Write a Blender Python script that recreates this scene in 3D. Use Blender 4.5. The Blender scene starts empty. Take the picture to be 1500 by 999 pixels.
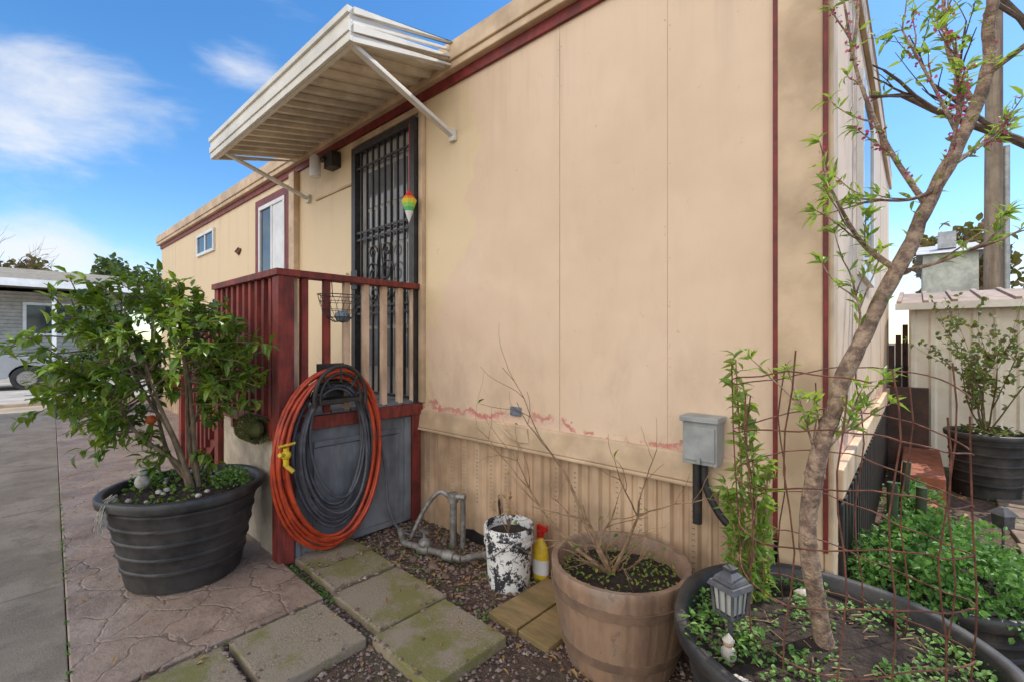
import bpy, math, random
from mathutils import Vector, Matrix, noise
R = random.Random(7)
GZ = 0.07
scene = bpy.context.scene
U = Vector((0.748, 0.664, 0)); F = Vector((-0.664, 0.748, 0)); Z = Vector((0, 0, 1))

# ------------------------------------------------------------------ materials
class NB:
    def __init__(s, name):
        s.m = bpy.data.materials.new(name); s.m.use_nodes = True
        s.nt = s.m.node_tree; s.nt.nodes.clear()
        s.out = s.nt.nodes.new('ShaderNodeOutputMaterial')
        s.b = s.nt.nodes.new('ShaderNodeBsdfPrincipled')
        s.nt.links.new(s.b.outputs[0], s.out.inputs[0])
        s.geo = s.nt.nodes.new('ShaderNodeNewGeometry')
        s.pos = s.geo.outputs['Position']
    def put(s, inp, v):
        if isinstance(v, bpy.types.NodeSocket): s.nt.links.new(v, inp)
        elif v is not None:
            if inp.type == 'RGBA' and len(v) == 3: v = (*v, 1)
            inp.default_value = v
    def noise(s, scale=5, detail=4, rough=.6, vec=None, stretch=None, dist=0):
        n = s.nt.nodes.new('ShaderNodeTexNoise')
        v = vec or s.pos
        if stretch:
            mp = s.nt.nodes.new('ShaderNodeMapping'); s.put(mp.inputs[0], v)
            mp.inputs['Scale'].default_value = stretch; v = mp.outputs[0]
        s.put(n.inputs['Vector'], v)
        n.inputs['Scale'].default_value = scale; n.inputs['Detail'].default_value = min(detail, 5)
        n.inputs['Roughness'].default_value = rough; n.inputs['Distortion'].default_value = dist
        return n.outputs[0]
    def math(s, op, a, b=None, clamp=False):
        n = s.nt.nodes.new('ShaderNodeMath'); n.operation = op; n.use_clamp = clamp
        s.put(n.inputs[0], a)
        if b is not None: s.put(n.inputs[1], b)
        return n.outputs[0]
    def ss(s, v, a, b, lo=0., hi=1.):
        n = s.nt.nodes.new('ShaderNodeMapRange'); n.interpolation_type = 'SMOOTHSTEP'
        s.put(n.inputs[0], v)
        for i, q in zip((1, 2, 3, 4), (a, b, lo, hi)): n.inputs[i].default_value = q
        return n.outputs[0]
    def mix(s, f, a, b, mode='MIX'):
        n = s.nt.nodes.new('ShaderNodeMix'); n.data_type = 'RGBA'; n.blend_type = mode
        s.put(n.inputs[0], f); s.put(n.inputs[6], a); s.put(n.inputs[7], b)
        return n.outputs[2]
    def xyz(s):
        n = s.nt.nodes.new('ShaderNodeSeparateXYZ'); s.put(n.inputs[0], s.pos); return n.outputs
    def bump(s, h, strength=.3, dist=.01, prev=None):
        n = s.nt.nodes.new('ShaderNodeBump'); s.put(n.inputs['Height'], h)
        n.inputs['Strength'].default_value = strength; n.inputs['Distance'].default_value = dist
        if prev is not None: s.put(n.inputs['Normal'], prev)
        s.put(s.b.inputs['Normal'], n.outputs[0]); return n.outputs[0]
    def fin(s, col, rough=.8, metal=0):
        s.put(s.b.inputs['Base Color'], col); s.put(s.b.inputs['Roughness'], rough)
        s.b.inputs['Metallic'].default_value = metal
        return s.m

def simple(name, c1, c2=None, scale=8, rough=.75, bump=.25, bs=80, stretch=None, metal=0, lo=.38, hi=.62, dirt=.25, bd=.004):
    b = NB(name); c2 = c2 or tuple(x * .75 for x in c1)
    f = b.ss(b.noise(scale, 4, .65, stretch=stretch), lo, hi)
    c = b.mix(f, c1, c2)
    if dirt > .06:
        g = b.ss(b.noise(scale * .25 + 1.3, 3, .7), .35, .7, 1.0, 1.0 - dirt)
        c = b.mix(1.0, c, g, 'MULTIPLY')
    b.bump(b.noise(bs, 3, .7, stretch=stretch), bump, bd)
    return b.fin(c, rough, metal)

def leafmat(name, cols, rough=.45, trans=.35, tcol=(.25, .4, .03)):
    b = NB(name)
    r = b.nt.nodes.new('ShaderNodeValToRGB'); b.put(r.inputs[0], b.geo.outputs['Random Per Island'])
    el = r.color_ramp.elements
    el[0].color = (*cols[0], 1); el[1].color = (*cols[-1], 1)
    for i in range(1, len(cols) - 1):
        e = el.new(i / (len(cols) - 1)); e.color = (*cols[i], 1)
    b.fin(r.outputs[0], rough)
    if trans > 0:
        t = b.nt.nodes.new('ShaderNodeBsdfTranslucent')
        b.put(t.inputs[0], b.mix(.55, r.outputs[0], tcol))
        mx = b.nt.nodes.new('ShaderNodeMixShader'); mx.inputs[0].default_value = trans
        b.nt.links.new(b.b.outputs[0], mx.inputs[1]); b.nt.links.new(t.outputs[0], mx.inputs[2])
        b.nt.links.new(mx.outputs[0], b.out.inputs[0])
    return b.m

def wall_mat():
    b = NB('tan_siding_paint')
    o = b.xyz()
    big = b.noise(1.1, 4, .6); fine = b.noise(9, 4, .6, stretch=(1, 1, .25))
    c = b.mix(b.ss(big, .35, .68), (.765, .575, .405), (.705, .515, .35))
    c = b.mix(b.math('MULTIPLY', b.ss(fine, .48, .75), .20), c, (.60, .43, .29))
    wob = b.math('ADD', o[0], b.math('MULTIPLY', b.noise(3.5, 3, .6), .5))
    wob = b.math('ADD', wob, b.math('MULTIPLY', b.ss(o[2], 1.3, 2.3, .42, 0), 1.0))
    pale = b.math('MULTIPLY', b.ss(wob, -2.00, -1.96, 1, 0), b.ss(o[1], 2.2, 2.25, 1, 0))
    c = b.mix(b.math('MULTIPLY', pale, .8), c, (.75, .585, .35))
    sc = b.ss(b.noise(14, 5, .75), .64, .71)
    c = b.mix(b.math('MULTIPLY', sc, .35), c, (.45, .31, .22))
    # worn paint just above the belly band
    nzb = b.noise(2.3, 5, .72); zz = b.math('ADD', o[2], b.math('MULTIPLY', nzb, -.40))
    low = b.math('MULTIPLY', b.ss(zz, .735, .745, 1, 0), b.ss(o[2], 1.06, 1.10, 1, 0))
    c = b.mix(b.math('MULTIPLY', low, .65), c, (.74, .52, .40))
    line = b.math('MULTIPLY', b.ss(zz, .722, .735), b.ss(zz, .745, .765, 1, 0))
    fat = b.math('MULTIPLY', b.ss(zz, .69, .74), b.ss(b.noise(7, 4, .7), .48, .55)); fat = b.math('MULTIPLY', fat, b.ss(zz, .752, .765, 1, 0))
    pk = b.math('MAXIMUM', b.math('MULTIPLY', line, b.ss(b.noise(6, 3, .6), .40, .5)), fat)
    pk = b.math('MULTIPLY', pk, b.ss(b.noise(2.0, 2, .5, stretch=(1, 1, .2)), .38, .48))
    pk = b.math('MULTIPLY', pk, b.ss(b.noise(60, 3, .6), .30, .5, .35, 1))
    pk = b.math('MULTIPLY', pk, b.ss(o[2], 1.06, 1.10, 1, 0))
    c = b.mix(b.math('MULTIPLY', pk, .8), c, (.52, .12, .12))
    st = b.math('MULTIPLY', b.ss(b.noise(7, 4, .7, stretch=(1, 1, .06)), .48, .75), b.ss(o[2], 2.2, 3.2, 0, .4))
    c = b.mix(st, c, (.46, .34, .22))
    st2 = b.math('MULTIPLY', b.ss(b.noise(5, 5, .7, stretch=(1, 1, .5)), .45, .7), b.ss(o[2], .9, 1.7, .55, 0))
    c = b.mix(st2, c, (.50, .36, .25))
    h = b.noise(60, 4, .7, stretch=(1, 1, .08))
    n1 = b.bump(h, .45, .004)
    b.bump(b.noise(4, 2, .5), .35, .03, n1)
    return b.fin(c, .6)

def stamped_mat():
    b = NB('stamped_concrete')
    nz = b.nt.nodes.new('ShaderNodeTexNoise'); b.put(nz.inputs['Vector'], b.pos); nz.inputs['Scale'].default_value = 5; nz.inputs['Detail'].default_value = 4
    vm = b.nt.nodes.new('ShaderNodeVectorMath'); vm.operation = 'MULTIPLY_ADD'
    b.put(vm.inputs[0], nz.outputs['Color']); vm.inputs[1].default_value = (.24, .24, 0); b.put(vm.inputs[2], b.pos)
    def vor(feat):
        v = b.nt.nodes.new('ShaderNodeTexVoronoi'); v.feature = feat; v.voronoi_dimensions = '2D'
        b.put(v.inputs['Vector'], vm.outputs[0]); v.inputs['Scale'].default_value = 4.6; return v
    ed = vor('DISTANCE_TO_EDGE').outputs['Distance']; cc = vor('F1').outputs['Color']
    sep = b.nt.nodes.new('ShaderNodeSeparateColor'); b.put(sep.inputs[0], cc)
    c = b.mix(sep.outputs[0], (.36, .255, .185), (.32, .23, .165))
    c = b.mix(b.ss(b.noise(2.2, 5, .7), .4, .66), c, (.43, .32, .24))
    c = b.mix(b.math('MULTIPLY', b.ss(b.noise(3.5, 5, .75), .46, .66), .75), c, (.20, .14, .10))
    c = b.mix(b.math('MULTIPLY', b.ss(b.noise(30, 3, .7), .52, .68), .4), c, (.17, .12, .085))
    g = b.ss(ed, .002, .018, 1, 0)
    c = b.mix(b.math('MULTIPLY', g, b.ss(b.noise(3, 3, .5), .35, .6, .15, .8)), c, (.12, .085, .06))
    n1 = b.bump(b.ss(ed, 0, .05), .5, .01)
    b.bump(b.noise(18, 5, .7), .6, .016, n1)
    return b.fin(c, b.ss(b.noise(6, 3, .6), .3, .7, .5, .85))

def paver_mat():
    b = NB('mossy_concrete_paver')
    c = b.mix(b.ss(b.noise(120, 3, .7), .35, .65), (.38, .31, .21), (.22, .175, .12))
    c = b.mix(b.ss(b.noise(5, 5, .65), .4, .65), c, (.32, .26, .185))
    c = b.mix(b.math('MULTIPLY', b.ss(b.noise(3.4, 5, .7), .45, .60), .8), c, (.19, .185, .04))
    b.bump(b.noise(130, 4, .7), .8, .005)
    return b.fin(c, .92)

def conc_mat():
    b = NB('old_driveway_concrete')
    c = b.mix(b.ss(b.noise(2.4, 5, .65), .38, .62), (.37, .30, .22), (.26, .21, .15))
    c = b.mix(b.math('MULTIPLY', b.ss(b.noise(7, 5, .75), .5, .68), .6), c, (.17, .14, .10))
    c = b.mix(b.math('MULTIPLY', b.ss(b.noise(150, 3, .7), .5, .65), .5), c, (.15, .12, .09))
    b.bump(b.noise(140, 4, .75), .8, .006)
    return b.fin(c, .92)

def dirt_mat():
    b = NB('garden_dirt')
    c = b.mix(b.ss(b.noise(25, 4, .7), .4, .62), (.14, .09, .06), (.07, .045, .033))
    c = b.mix(b.ss(b.noise(.7, 4, .6), .5, .65), c, (.12, .10, .05))
    c = b.mix(b.math('MULTIPLY', b.ss(b.noise(90, 3, .6), .62, .68), .8), c, (.28, .22, .17))
    b.bump(b.noise(50, 4, .75), .9, .02)
    return b.fin(c, .95)

def bucket_mat():
    b = NB('peeling_bucket_paint')
    m = b.ss(b.noise(14, 5, .8), .51, .53)
    c = b.mix(m, (.78, .77, .74), (.035, .035, .04))
    c = b.mix(b.ss(b.noise(20, 4, .6), .6, .7, 0, .5), c, (.3, .27, .22))
    b.bump(m, .4, .002)
    return b.fin(c, .55)

def barrel_mat():
    b = NB('brown_barrel_plastic')
    c = b.mix(b.ss(b.noise(9, 4, .65, stretch=(1, 1, .25)), .38, .62), (.34, .215, .135), (.24, .15, .098))
    c = b.mix(b.math('MULTIPLY', b.ss(b.noise(4, 5, .7), .48, .68), .6), c, (.36, .29, .22))
    c = b.mix(b.math('MULTIPLY', b.ss(b.noise(16, 5, .75), .56, .66), .5), c, (.12, .08, .06))
    b.bump(b.noise(40, 4, .7, stretch=(1, 1, .2)), .5, .005)
    return b.fin(c, .62)

tan = wall_mat()
trimtan = simple('tan_trim_paint', (.72, .53, .345), (.61, .435, .27), 5, .6, .3, 40, dirt=.3)
skirt = simple('tan_skirting', (.67, .48, .31), (.53, .355, .22), 3.5, .6, .25, 40, stretch=(1, 1, .3), dirt=.38)
red = simple('maroon_paint', (.25, .028, .022), (.16, .02, .018), 14, .55, .3, 60, dirt=.35)
redw = simple('weathered_maroon_wood', (.30, .045, .03), (.15, .028, .021), 18, .65, .5, 50, stretch=(1, 1, .2), dirt=.4)
tanw = simple('tan_picket_paint', (.74, .53, .36), (.56, .38, .24), 12, .7, .4, 50, stretch=(1, 1, .2))
cream = simple('cream_board', (.66, .56, .42), (.46, .38, .28), 6, .8, .4, 50)
greyp = simple('grey_painted_plywood', (.25, .26, .275), (.15, .16, .175), 5, .7, .4, 40, stretch=(1, 1, .3), dirt=.4)
white = simple('white_aluminium', (.80, .77, .68), (.70, .66, .57), 3, .42, .1, 20, dirt=.2)
whitep = simple('white_vinyl', (.8, .8, .79), (.7, .7, .69), 4, .4, .05, 20, dirt=.1)
panm = simple('awning_underside', (.78, .70, .56), (.66, .58, .45), 5, .5, .15, 30, dirt=.25)
black = simple('black_iron', (.022, .02, .02), (.04, .034, .03), 20, .5, .3, 90)
potb = simple('black_plastic', (.028, .028, .028), (.062, .057, .052), 7, .48, .35, 50, dirt=.35)
soil = simple('potting_soil', (.065, .042, .028), (.03, .02, .014), 40, .95, 1, 90, bd=.015)
def glassm(name, c):
    b = NB(name); b.bump(b.noise(2.5, 2, .5), .05, .02); return b.fin(b.mix(b.ss(b.noise(2, 4), .35, .65), c, tuple(x * .6 for x in c)), .06)
glass = glassm('window_glass', (.05, .065, .08)); doorg = glassm('door_glass', (.2, .21, .22))
barrelm = barrel_mat()
hoopm = simple('barrel_hoop', (.26, .165, .105), (.18, .115, .08), 9, .6, .3, 60)
hoseO = simple('orange_hose', (.60, .075, .022), (.40, .05, .02), 12, .42, .1, 60)
hoseG = simple('grey_hose', (.12, .125, .14), (.08, .08, .09), 12, .45, .1, 60)
yellow = simple('yellow_plastic', (.8, .55, .03), (.66, .44, .03), 12, .4, .05, 60)
galv = simple('galvanised_pipe', (.36, .34, .31), (.22, .2, .17), 25, .5, .4, 80, metal=.4)
rust = simple('rusty_wire', (.20, .075, .04), (.11, .04, .028), 40, .85, .5, 120)
bark = simple('citrus_bark', (.24, .175, .105), (.13, .095, .06), 30, .9, .6, 70, stretch=(1, 1, .3))
barkp = simple('peach_bark', (.50, .35, .235), (.22, .14, .10), 30, .85, 1.0, 70, dirt=.45, bd=.014)
barkd = simple('dark_bark', (.15, .105, .075), (.08, .055, .04), 22, .9, .7, 60)
twigm = simple('dry_twig', (.38, .25, .13), (.24, .14, .08), 30, .8, .3, 90)
concm = conc_mat()
street = simple('street_surface', (.40, .37, .33), (.31, .285, .25), 1.5, .9, .4, 60)
gravm = leafmat('lava_gravel', [(.14, .07, .05), (.20, .13, .10), (.28, .21, .17), (.10, .06, .05), (.38, .30, .24)], .9, 0.0)
dryleaf = leafmat('dry_leaf', [(.34, .19, .07), (.46, .29, .12), (.24, .12, .05)], .8, .15, (.4, .25, .1))
citl = leafmat('citrus_leaf', [(.05, .10, .014), (.09, .17, .018), (.17, .27, .03), (.07, .14, .018), (.28, .37, .05)], .34, .36, (.32, .44, .03))
peal = leafmat('peach_leaf', [(.15, .28, .04), (.24, .40, .06), (.12, .22, .035), (.34, .42, .09)], .45, .45, (.5, .62, .06))
herbl = leafmat('herb_leaf', [(.06, .15, .035), (.10, .24, .05), (.17, .34, .07), (.07, .18, .04)], .55, .3, (.2, .42, .06))
clovl = leafmat('clover_leaf', [(.08, .18, .03), (.13, .27, .05), (.18, .34, .06)], .55, .3, (.25, .45, .05))
rosel = leafmat('rose_leaf', [(.07, .13, .03), (.14, .08, .04), (.10, .18, .04)], .5, .3)
blos = leafmat('peach_blossom', [(.40, .06, .11), (.52, .13, .20), (.28, .04, .07)], .6, .3, (.6, .1, .2))
farl = leafmat('far_foliage', [(.03, .06, .02), (.05, .085, .025), (.08, .11, .03)], .7, .15)
farb = leafmat('far_autumn_foliage', [(.16, .09, .03), (.11, .08, .03)], .7, .15)
orange = simple('orange_peel', (.6, .12, .01), (.5, .08, .01), 40, .4, .5, 200)
terra = simple('terracotta', (.42, .14, .07), (.30, .10, .055), 12, .85, .3, 60)
lantern = simple('lantern_grey', (.12, .12, .125), (.07, .07, .075), 14, .5, .2, 60)
lglass = glassm('lantern_glass', (.5, .5, .46))
stone = simple('pale_stone', (.55, .5, .42), (.37, .32, .26), 20, .8, .4, 60)
boxm = simple('grey_electric_box', (.42, .43, .42), (.33, .34, .33), 10, .45, .1, 60, metal=.1)
shedm = simple('shed_metal', (.80, .75, .63), (.70, .64, .52), 3, .5, .1, 30, dirt=.12)
shedr = simple('shed_roof_rust', (.38, .28, .21), (.28, .18, .12), 6, .7, .3, 40)
polem = simple('pole_wood', (.30, .235, .17), (.19, .145, .105), 10, .9, .5, 30, stretch=(1, 1, .1))
silver = simple('silver_car_paint', (.42, .43, .45), (.38, .39, .41), 2, .25, .02, 20, metal=.5, dirt=.05)
rubber = simple('rubber', (.02, .02, .02), (.03, .03, .03), 20, .8, .2, 50)
board = simple('mossy_plank', (.36, .24, .11), (.22, .16, .06), 8, .9, .6, 60, stretch=(.3, 1, 1))
moss = leafmat('moss_fibre', [(.09, .10, .025), (.15, .14, .04), (.06, .07, .02)], .95, .1)
redp = simple('red_cap', (.6, .02, .015), None, 10, .4, .05)
blue = simple('blue_outlet_cover', (.18, .22, .28), (.11, .14, .18), 30, .6, .2)

# ------------------------------------------------------------------ mesh builder
class MB:
    def __init__(s): s.v = []; s.f = []; s.m = []
    def add(s, vs, fs, mi=0):
        k = len(s.v); s.v += [Vector(p) for p in vs]
        for f in fs: s.f.append([i + k for i in f]); s.m.append(mi)
    def hexa(s, p, mi=0):
        s.add(p, [(0, 3, 2, 1), (4, 5, 6, 7), (0, 1, 5, 4), (1, 2, 6, 5), (2, 3, 7, 6), (3, 0, 4, 7)], mi)
    def box(s, x0, x1, y0, y1, z0, z1, mi=0, rot=0, jit=0):
        if x0 > x1: x0, x1 = x1, x0
        if y0 > y1: y0, y1 = y1, y0
        if z0 > z1: z0, z1 = z1, z0
        p = [Vector(q) for q in ((x0, y0, z0), (x1, y0, z0), (x1, y1, z0), (x0, y1, z0), (x0, y0, z1), (x1, y0, z1), (x1, y1, z1), (x0, y1, z1))]
        if rot:
            c = Vector(((x0 + x1) / 2, (y0 + y1) / 2, 0)); M = Matrix.Rotation(rot, 3, 'Z')
            p = [M @ (q - c) + c for q in p]
        s.hexa(p, mi)
    def prism(s, pts, off, mi=0):
        off = Vector(off); n = len(pts); a = [Vector(p) for p in pts]
        s.add(a + [p + off for p in a], [tuple(range(n))[::-1], tuple(range(n, 2 * n))] + [(i, (i + 1) % n, (i + 1) % n + n, i + n) for i in range(n)], mi)
    def tube(s, pts, r, n=8, mi=0, cap=True):
        pts = [Vector(p) for p in pts]; m = len(pts)
        rr = r if isinstance(r, (list, tuple)) else [r] * m
        t0 = (pts[1] - pts[0]).normalized()
        a = t0.cross(Z); a = a.normalized() if a.length > .1 else t0.cross(Vector((1, 0, 0))).normalized()
        k = len(s.v)
        for i, p in enumerate(pts):
            t = (pts[min(i + 1, m - 1)] - pts[max(i - 1, 0)])
            t = t.normalized() if t.length > 1e-7 else t0
            a = (a - t * a.dot(t)); a = a.normalized() if a.length > 1e-5 else t.orthogonal().normalized()
            b = t.cross(a)
            for j in range(n):
                an = 2 * math.pi * j / n
                s.v.append(p + (a * math.cos(an) + b * math.sin(an)) * rr[i])
        for i in range(m - 1):
            for j in range(n):
                s.f.append([k + i * n + j, k + i * n + (j + 1) % n, k + (i + 1) * n + (j + 1) % n, k + (i + 1) * n + j]); s.m.append(mi)
        if cap:
            s.f.append([k + j for j in range(n)][::-1]); s.m.append(mi)
            s.f.append([k + (m - 1) * n + j for j in range(n)]); s.m.append(mi)
    def lathe(s, prof, cx, cy, n=48, mi=0, cap=False, fn=None, ell=(1, 1), rot=0):
        k = len(s.v)
        for i, (r, z) in enumerate(prof):
            for j in range(n):
                an = 2 * math.pi * j / n
                q = r * (fn(an, z) if fn else 1)
                x, y = q * math.cos(an) * ell[0], q * math.sin(an) * ell[1]
                s.v.append(Vector((cx + x * math.cos(rot) - y * math.sin(rot), cy + x * math.sin(rot) + y * math.cos(rot), z)))
        for i in range(len(prof) - 1):
            for j in range(n):
                s.f.append([k + i * n + j, k + i * n + (j + 1) % n, k + (i + 1) * n + (j + 1) % n, k + (i + 1) * n + j]); s.m.append(mi)
        if cap:
            s.f.append([k + (len(prof) - 1) * n + j for j in range(n)]); s.m.append(mi)
            s.f.append([k + j for j in range(n)][::-1]); s.m.append(mi)
    def leaf(s, p, d, L, w, mi=0, fold=.25, droop=.25, up=None):
        d = d.normalized(); u = up or rv(); sd = d.cross(u)
        if sd.length < 1e-3: sd = d.orthogonal()
        sd.normalize(); nn = sd.cross(d)
        if nn.z < 0: nn = -nn
        c0 = p; c1 = p + d * L * .35 + nn * L * .03; c2 = p + d * L * .7 - nn * L * droop * .3; c3 = p + d * L - nn * L * droop
        h = w / 2
        s.add([c0, c1, c2, c3, c1 + sd * h + nn * h * fold, c1 - sd * h + nn * h * fold, c2 + sd * h * .8 + nn * h * fold, c2 - sd * h * .8 + nn * h * fold],
              [(0, 4, 1), (0, 1, 5), (1, 4, 6, 2), (5, 1, 2, 7), (2, 6, 3), (7, 2, 3)], mi)
    def ball(s, c, r, mi=0, n=10, sc=(1, 1, 1), jit=0):
        k = len(s.v); c = Vector(c); h = n // 2 + 1
        for i in range(h + 1):
            ph = math.pi * i / h
            for j in range(n):
                th = 2 * math.pi * j / n
                q = r * (1 + R.uniform(-jit, jit))
                s.v.append(c + Vector((math.sin(ph) * math.cos(th) * sc[0], math.sin(ph) * math.sin(th) * sc[1], math.cos(ph) * sc[2])) * q)
        for i in range(h):
            for j in range(n):
                s.f.append([k + i * n + j, k + i * n + (j + 1) % n, k + (i + 1) * n + (j + 1) % n, k + (i + 1) * n + j]); s.m.append(mi)
    def build(s, name, mats, parent=None, origin=None, smooth=False, bevel=0):
        o3 = Vector(origin) if origin is not None else (Vector((0, 0, 0)))
        me = bpy.data.meshes.new(name); me.from_pydata([p - o3 for p in s.v], [], s.f)
        for m in (mats if isinstance(mats, list) else [mats]): me.materials.append(m)
        me.polygons.foreach_set('material_index', s.m)
        if smooth: me.polygons.foreach_set('use_smooth', [True] * len(s.f))
        me.update()
        ob = bpy.data.objects.new(name, me); scene.collection.objects.link(ob)
        if parent: ob.parent = parent; ob.location = o3 - parent.location
        else: ob.location = o3
        if smooth:
            md = ob.modifiers.new('wn', 'EDGE_SPLIT'); md.split_angle = math.radians(50)
        if bevel:
            md = ob.modifiers.new('bev', 'BEVEL'); md.width = bevel; md.segments = 2; md.limit_method = 'ANGLE'
        return ob
def rv():
    while True:
        v = Vector((R.uniform(-1, 1), R.uniform(-1, 1), R.uniform(-1, 1)))
        if .05 < v.length < 1: return v.normalized()
def empty(name, loc):
    e = bpy.data.objects.new(name, None); e.location = loc; e.empty_display_size = .2
    scene.collection.objects.link(e); return e
def curve(pts, n=6):
    pts = [Vector(p) for p in pts]; out = []
    P = [pts[0] * 2 - pts[1]] + pts + [pts[-1] * 2 - pts[-2]]
    for i in range(1, len(P) - 2):
        for k in range(n):
            t = k / n; a, b, c, d = P[i - 1], P[i], P[i + 1], P[i + 2]
            out.append(.5 * ((2 * b) + (c - a) * t + (2 * a - 5 * b + 4 * c - d) * t * t + (3 * b - a - 3 * c + d) * t ** 3))
    out.append(pts[-1]); return out
def grow(mb, p, d, L, r, lvl, mx, pts, mi=0, spread=.7, wob=.18, up=.05, kids=3, sides=6):
    n = 5; q = [p.copy()]; dd = d.normalized(); cur = p.copy()
    for i in range(n):
        dd = (dd + rv() * wob + Z * up).normalized(); cur = cur + dd * L / n; q.append(cur.copy())
    rr = [r * (1 - .55 * i / n) for i in range(n + 1)]
    mb.tube(q, rr, sides, mi)
    pts.append((lvl, q))
    if lvl < mx:
        for k in range(kids):
            i = R.randint(2, n); dn = (q[i] - q[i - 1]).normalized()
            grow(mb, q[i], (dn + rv() * spread).normalized(), L * R.uniform(.5, .8), rr[i] * .75, lvl + 1, mx, pts, mi, spread, wob, up, kids, max(4, sides - 1))

# ------------------------------------------------------------------ ground
g = MB(); g.add([(-400, -400, GZ), (400, -400, GZ), (400, 400, GZ), (-400, 400, GZ)], [(0, 1, 2, 3)])
g.build('ground', dirt_mat())
s = MB()
s.prism([(-10.6, .62, .02), (-2.24, .17, .02), (-2.235, 1.085, .02), (-2.83, 1.10, .02), (-2.83, 2.1, .02), (-10.6, 2.1, .02)], (0, 0, .09))
s.build('stamped_concrete_walkway', stamped_mat(), bevel=.006)
s = MB(); x = -1.75
def dy(x): return .166 + (x + 2.24) * -.0538
for i in range(7):
    x1 = x - 1.64
    for j in range(3):
        def yy(xx, k): return dy(xx) - 1.6 * k
        a, b_ = x - .005, x1 + .005
        top = .106 + R.uniform(-.003, .003)
        s.hexa([(b_, yy(b_, j + 1) + .012, .0), (a, yy(a, j + 1) + .012, .0), (a, yy(a, j), .0), (b_, yy(b_, j), .0),
                (b_, yy(b_, j + 1) + .012, top), (a, yy(a, j + 1) + .012, top), (a, yy(a, j), top), (b_, yy(b_, j), top)])
    x = x1
s.build('concrete_driveway', concm, bevel=.004)
s = MB(); s.box(-20, -13.4, -60, 80, .0, GZ + .012); s.build('street', street)
s = MB(); s.box(-13.35, -13.2, -60, 80, .0, GZ + .11); s.build('kerb', concm, bevel=.02)
s = MB(); s.box(-36, -20.05, -60, 80, .0, GZ + .03); s.build('neighbour_pavement', street)

pav = [(-2.79, -2.55, 1.17, 1.54), (-2.535, -2.27, 1.16, 1.53), (-2.235, -1.79, 1.13, 1.52), (-1.765, -1.34, 1.07, 1.475), (-2.21, -1.785, .655, 1.06), (-2.21, -1.80, .22, .625)]
s = MB()
for i, p in enumerate(pav):
    s.box(p[0], p[1], p[2], p[3], .03, GZ + .042 + R.uniform(-.006, .008), 0, R.uniform(-.035, .035))
s.build('paving_stones', paver_mat(), bevel=.008)
s = MB()
s.box(-1.53, -1.345, 1.56, 2.0, .05, GZ + .03, 0, -.04); s.box(-1.335, -1.16, 1.55, 1.99, .05, GZ + .028, 0, -.03)
s.build('wooden_plank', board, bevel=.004)

def inrect(x, y, m=0.0):
    for p in pav:
        if p[0] - m < x < p[1] + m and p[2] - m < y < p[3] + m: return True
    return False
s = MB(); cnt = 0
while cnt < 8500:
    x = R.uniform(-2.82, -.5); y = R.uniform(.35, 2.08)
    if x < -2.235 and y < 1.1: continue
    if inrect(x, y, -.01) and R.random() < .985: continue
    if -1.5 < x < -1.18 and 1.57 < y < 1.98: continue
    if noise.noise(Vector((x * 2.2, y * 2.2, 0))) < -.28 and R.random() < .7: continue
    r = R.choice([.004, .005, .006, .007, .009, .013]) * R.uniform(.8, 1.2)
    zc = GZ + r * .4 + (.042 if inrect(x, y) else 0)
    M = Matrix.Rotation(R.uniform(0, 6.28), 3, 'Z')
    vs = [Vector((x, y, zc)) + M @ Vector(q) * r * R.uniform(.8, 1.2) for q in ((1.2, 0, 0), (0, .9, 0), (-1.1, 0, 0.1), (0, -.9, 0), (.1, 0, .7), (0, 0, -.6))]
    s.add(vs, [(0, 1, 4), (1, 2, 4), (2, 3, 4), (3, 0, 4), (1, 0, 5), (2, 1, 5), (3, 2, 5), (0, 3, 5)]); cnt += 1
s.build('gravel', gravm)
s = MB()
for i in range(330):
    x = R.uniform(-2.8, -.9); y = R.choice([R.uniform(1.5, 2.08), R.uniform(1.5, 2.08), R.uniform(.5, 2.08)])
    if x < -2.25 and y < 1.12: continue
    s.leaf(Vector((x, y, GZ + .012 + (.035 if inrect(x, y) else 0))), Vector((R.uniform(-1, 1), R.uniform(-1, 1), R.uniform(-.1, .3))), R.uniform(.02, .05), R.uniform(.01, .02), 0, .5, .3, Z)
for i in range(30):
    x = R.uniform(-3.6, -2.3); y = R.uniform(.25, 1.0)
    s.leaf(Vector((x, y, .122)), Vector((R.uniform(-1, 1), R.uniform(-1, 1), R.uniform(-.1, .3))), R.uniform(.015, .035), R.uniform(.01, .015), 0, .5, .3, Z)
for i in range(120):
    x = R.uniform(-.6, 1.0); y = R.uniform(3, 7)
    s.leaf(Vector((x, y, GZ + .012)), Vector((R.uniform(-1, 1), R.uniform(-1, 1), .1)), R.uniform(.03, .07), .03, 0, .5, .3, Z)
s.build('fallen_leaves', dryleaf)
s = MB()
def tuft(mb, x, y, z, n, rad, h, w=.012, mi=0):
    for i in range(n):
        a = R.uniform(0, 6.28); q = R.random() ** .5 * rad
        px, py = x + q * math.cos(a), y + q * math.sin(a)
        mb.leaf(Vector((px, py, z + R.uniform(0, h))), Vector((R.uniform(-1, 1), R.uniform(-1, 1), R.uniform(.1, .9))), R.uniform(.6, 1.3) * w * 1.4, w * R.uniform(.7, 1.2), mi, .3, .2, Z)
for i in range(60):
    tuft(s, R.uniform(-2.75, -1.5), R.choice([R.uniform(1.6, 2.05), R.uniform(1.5, 1.62)]), GZ, 7, .03, .015)
for i in range(50):
    yv = R.uniform(.2, 1.05); tuft(s, -2.225, yv, GZ + .01, 5, .01, .01, .01)
for i in range(70): tuft(s, R.uniform(-2.75, -2.2), 1.12 + R.uniform(-.02, .02), GZ, 5, .015, .015, .01)
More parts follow.
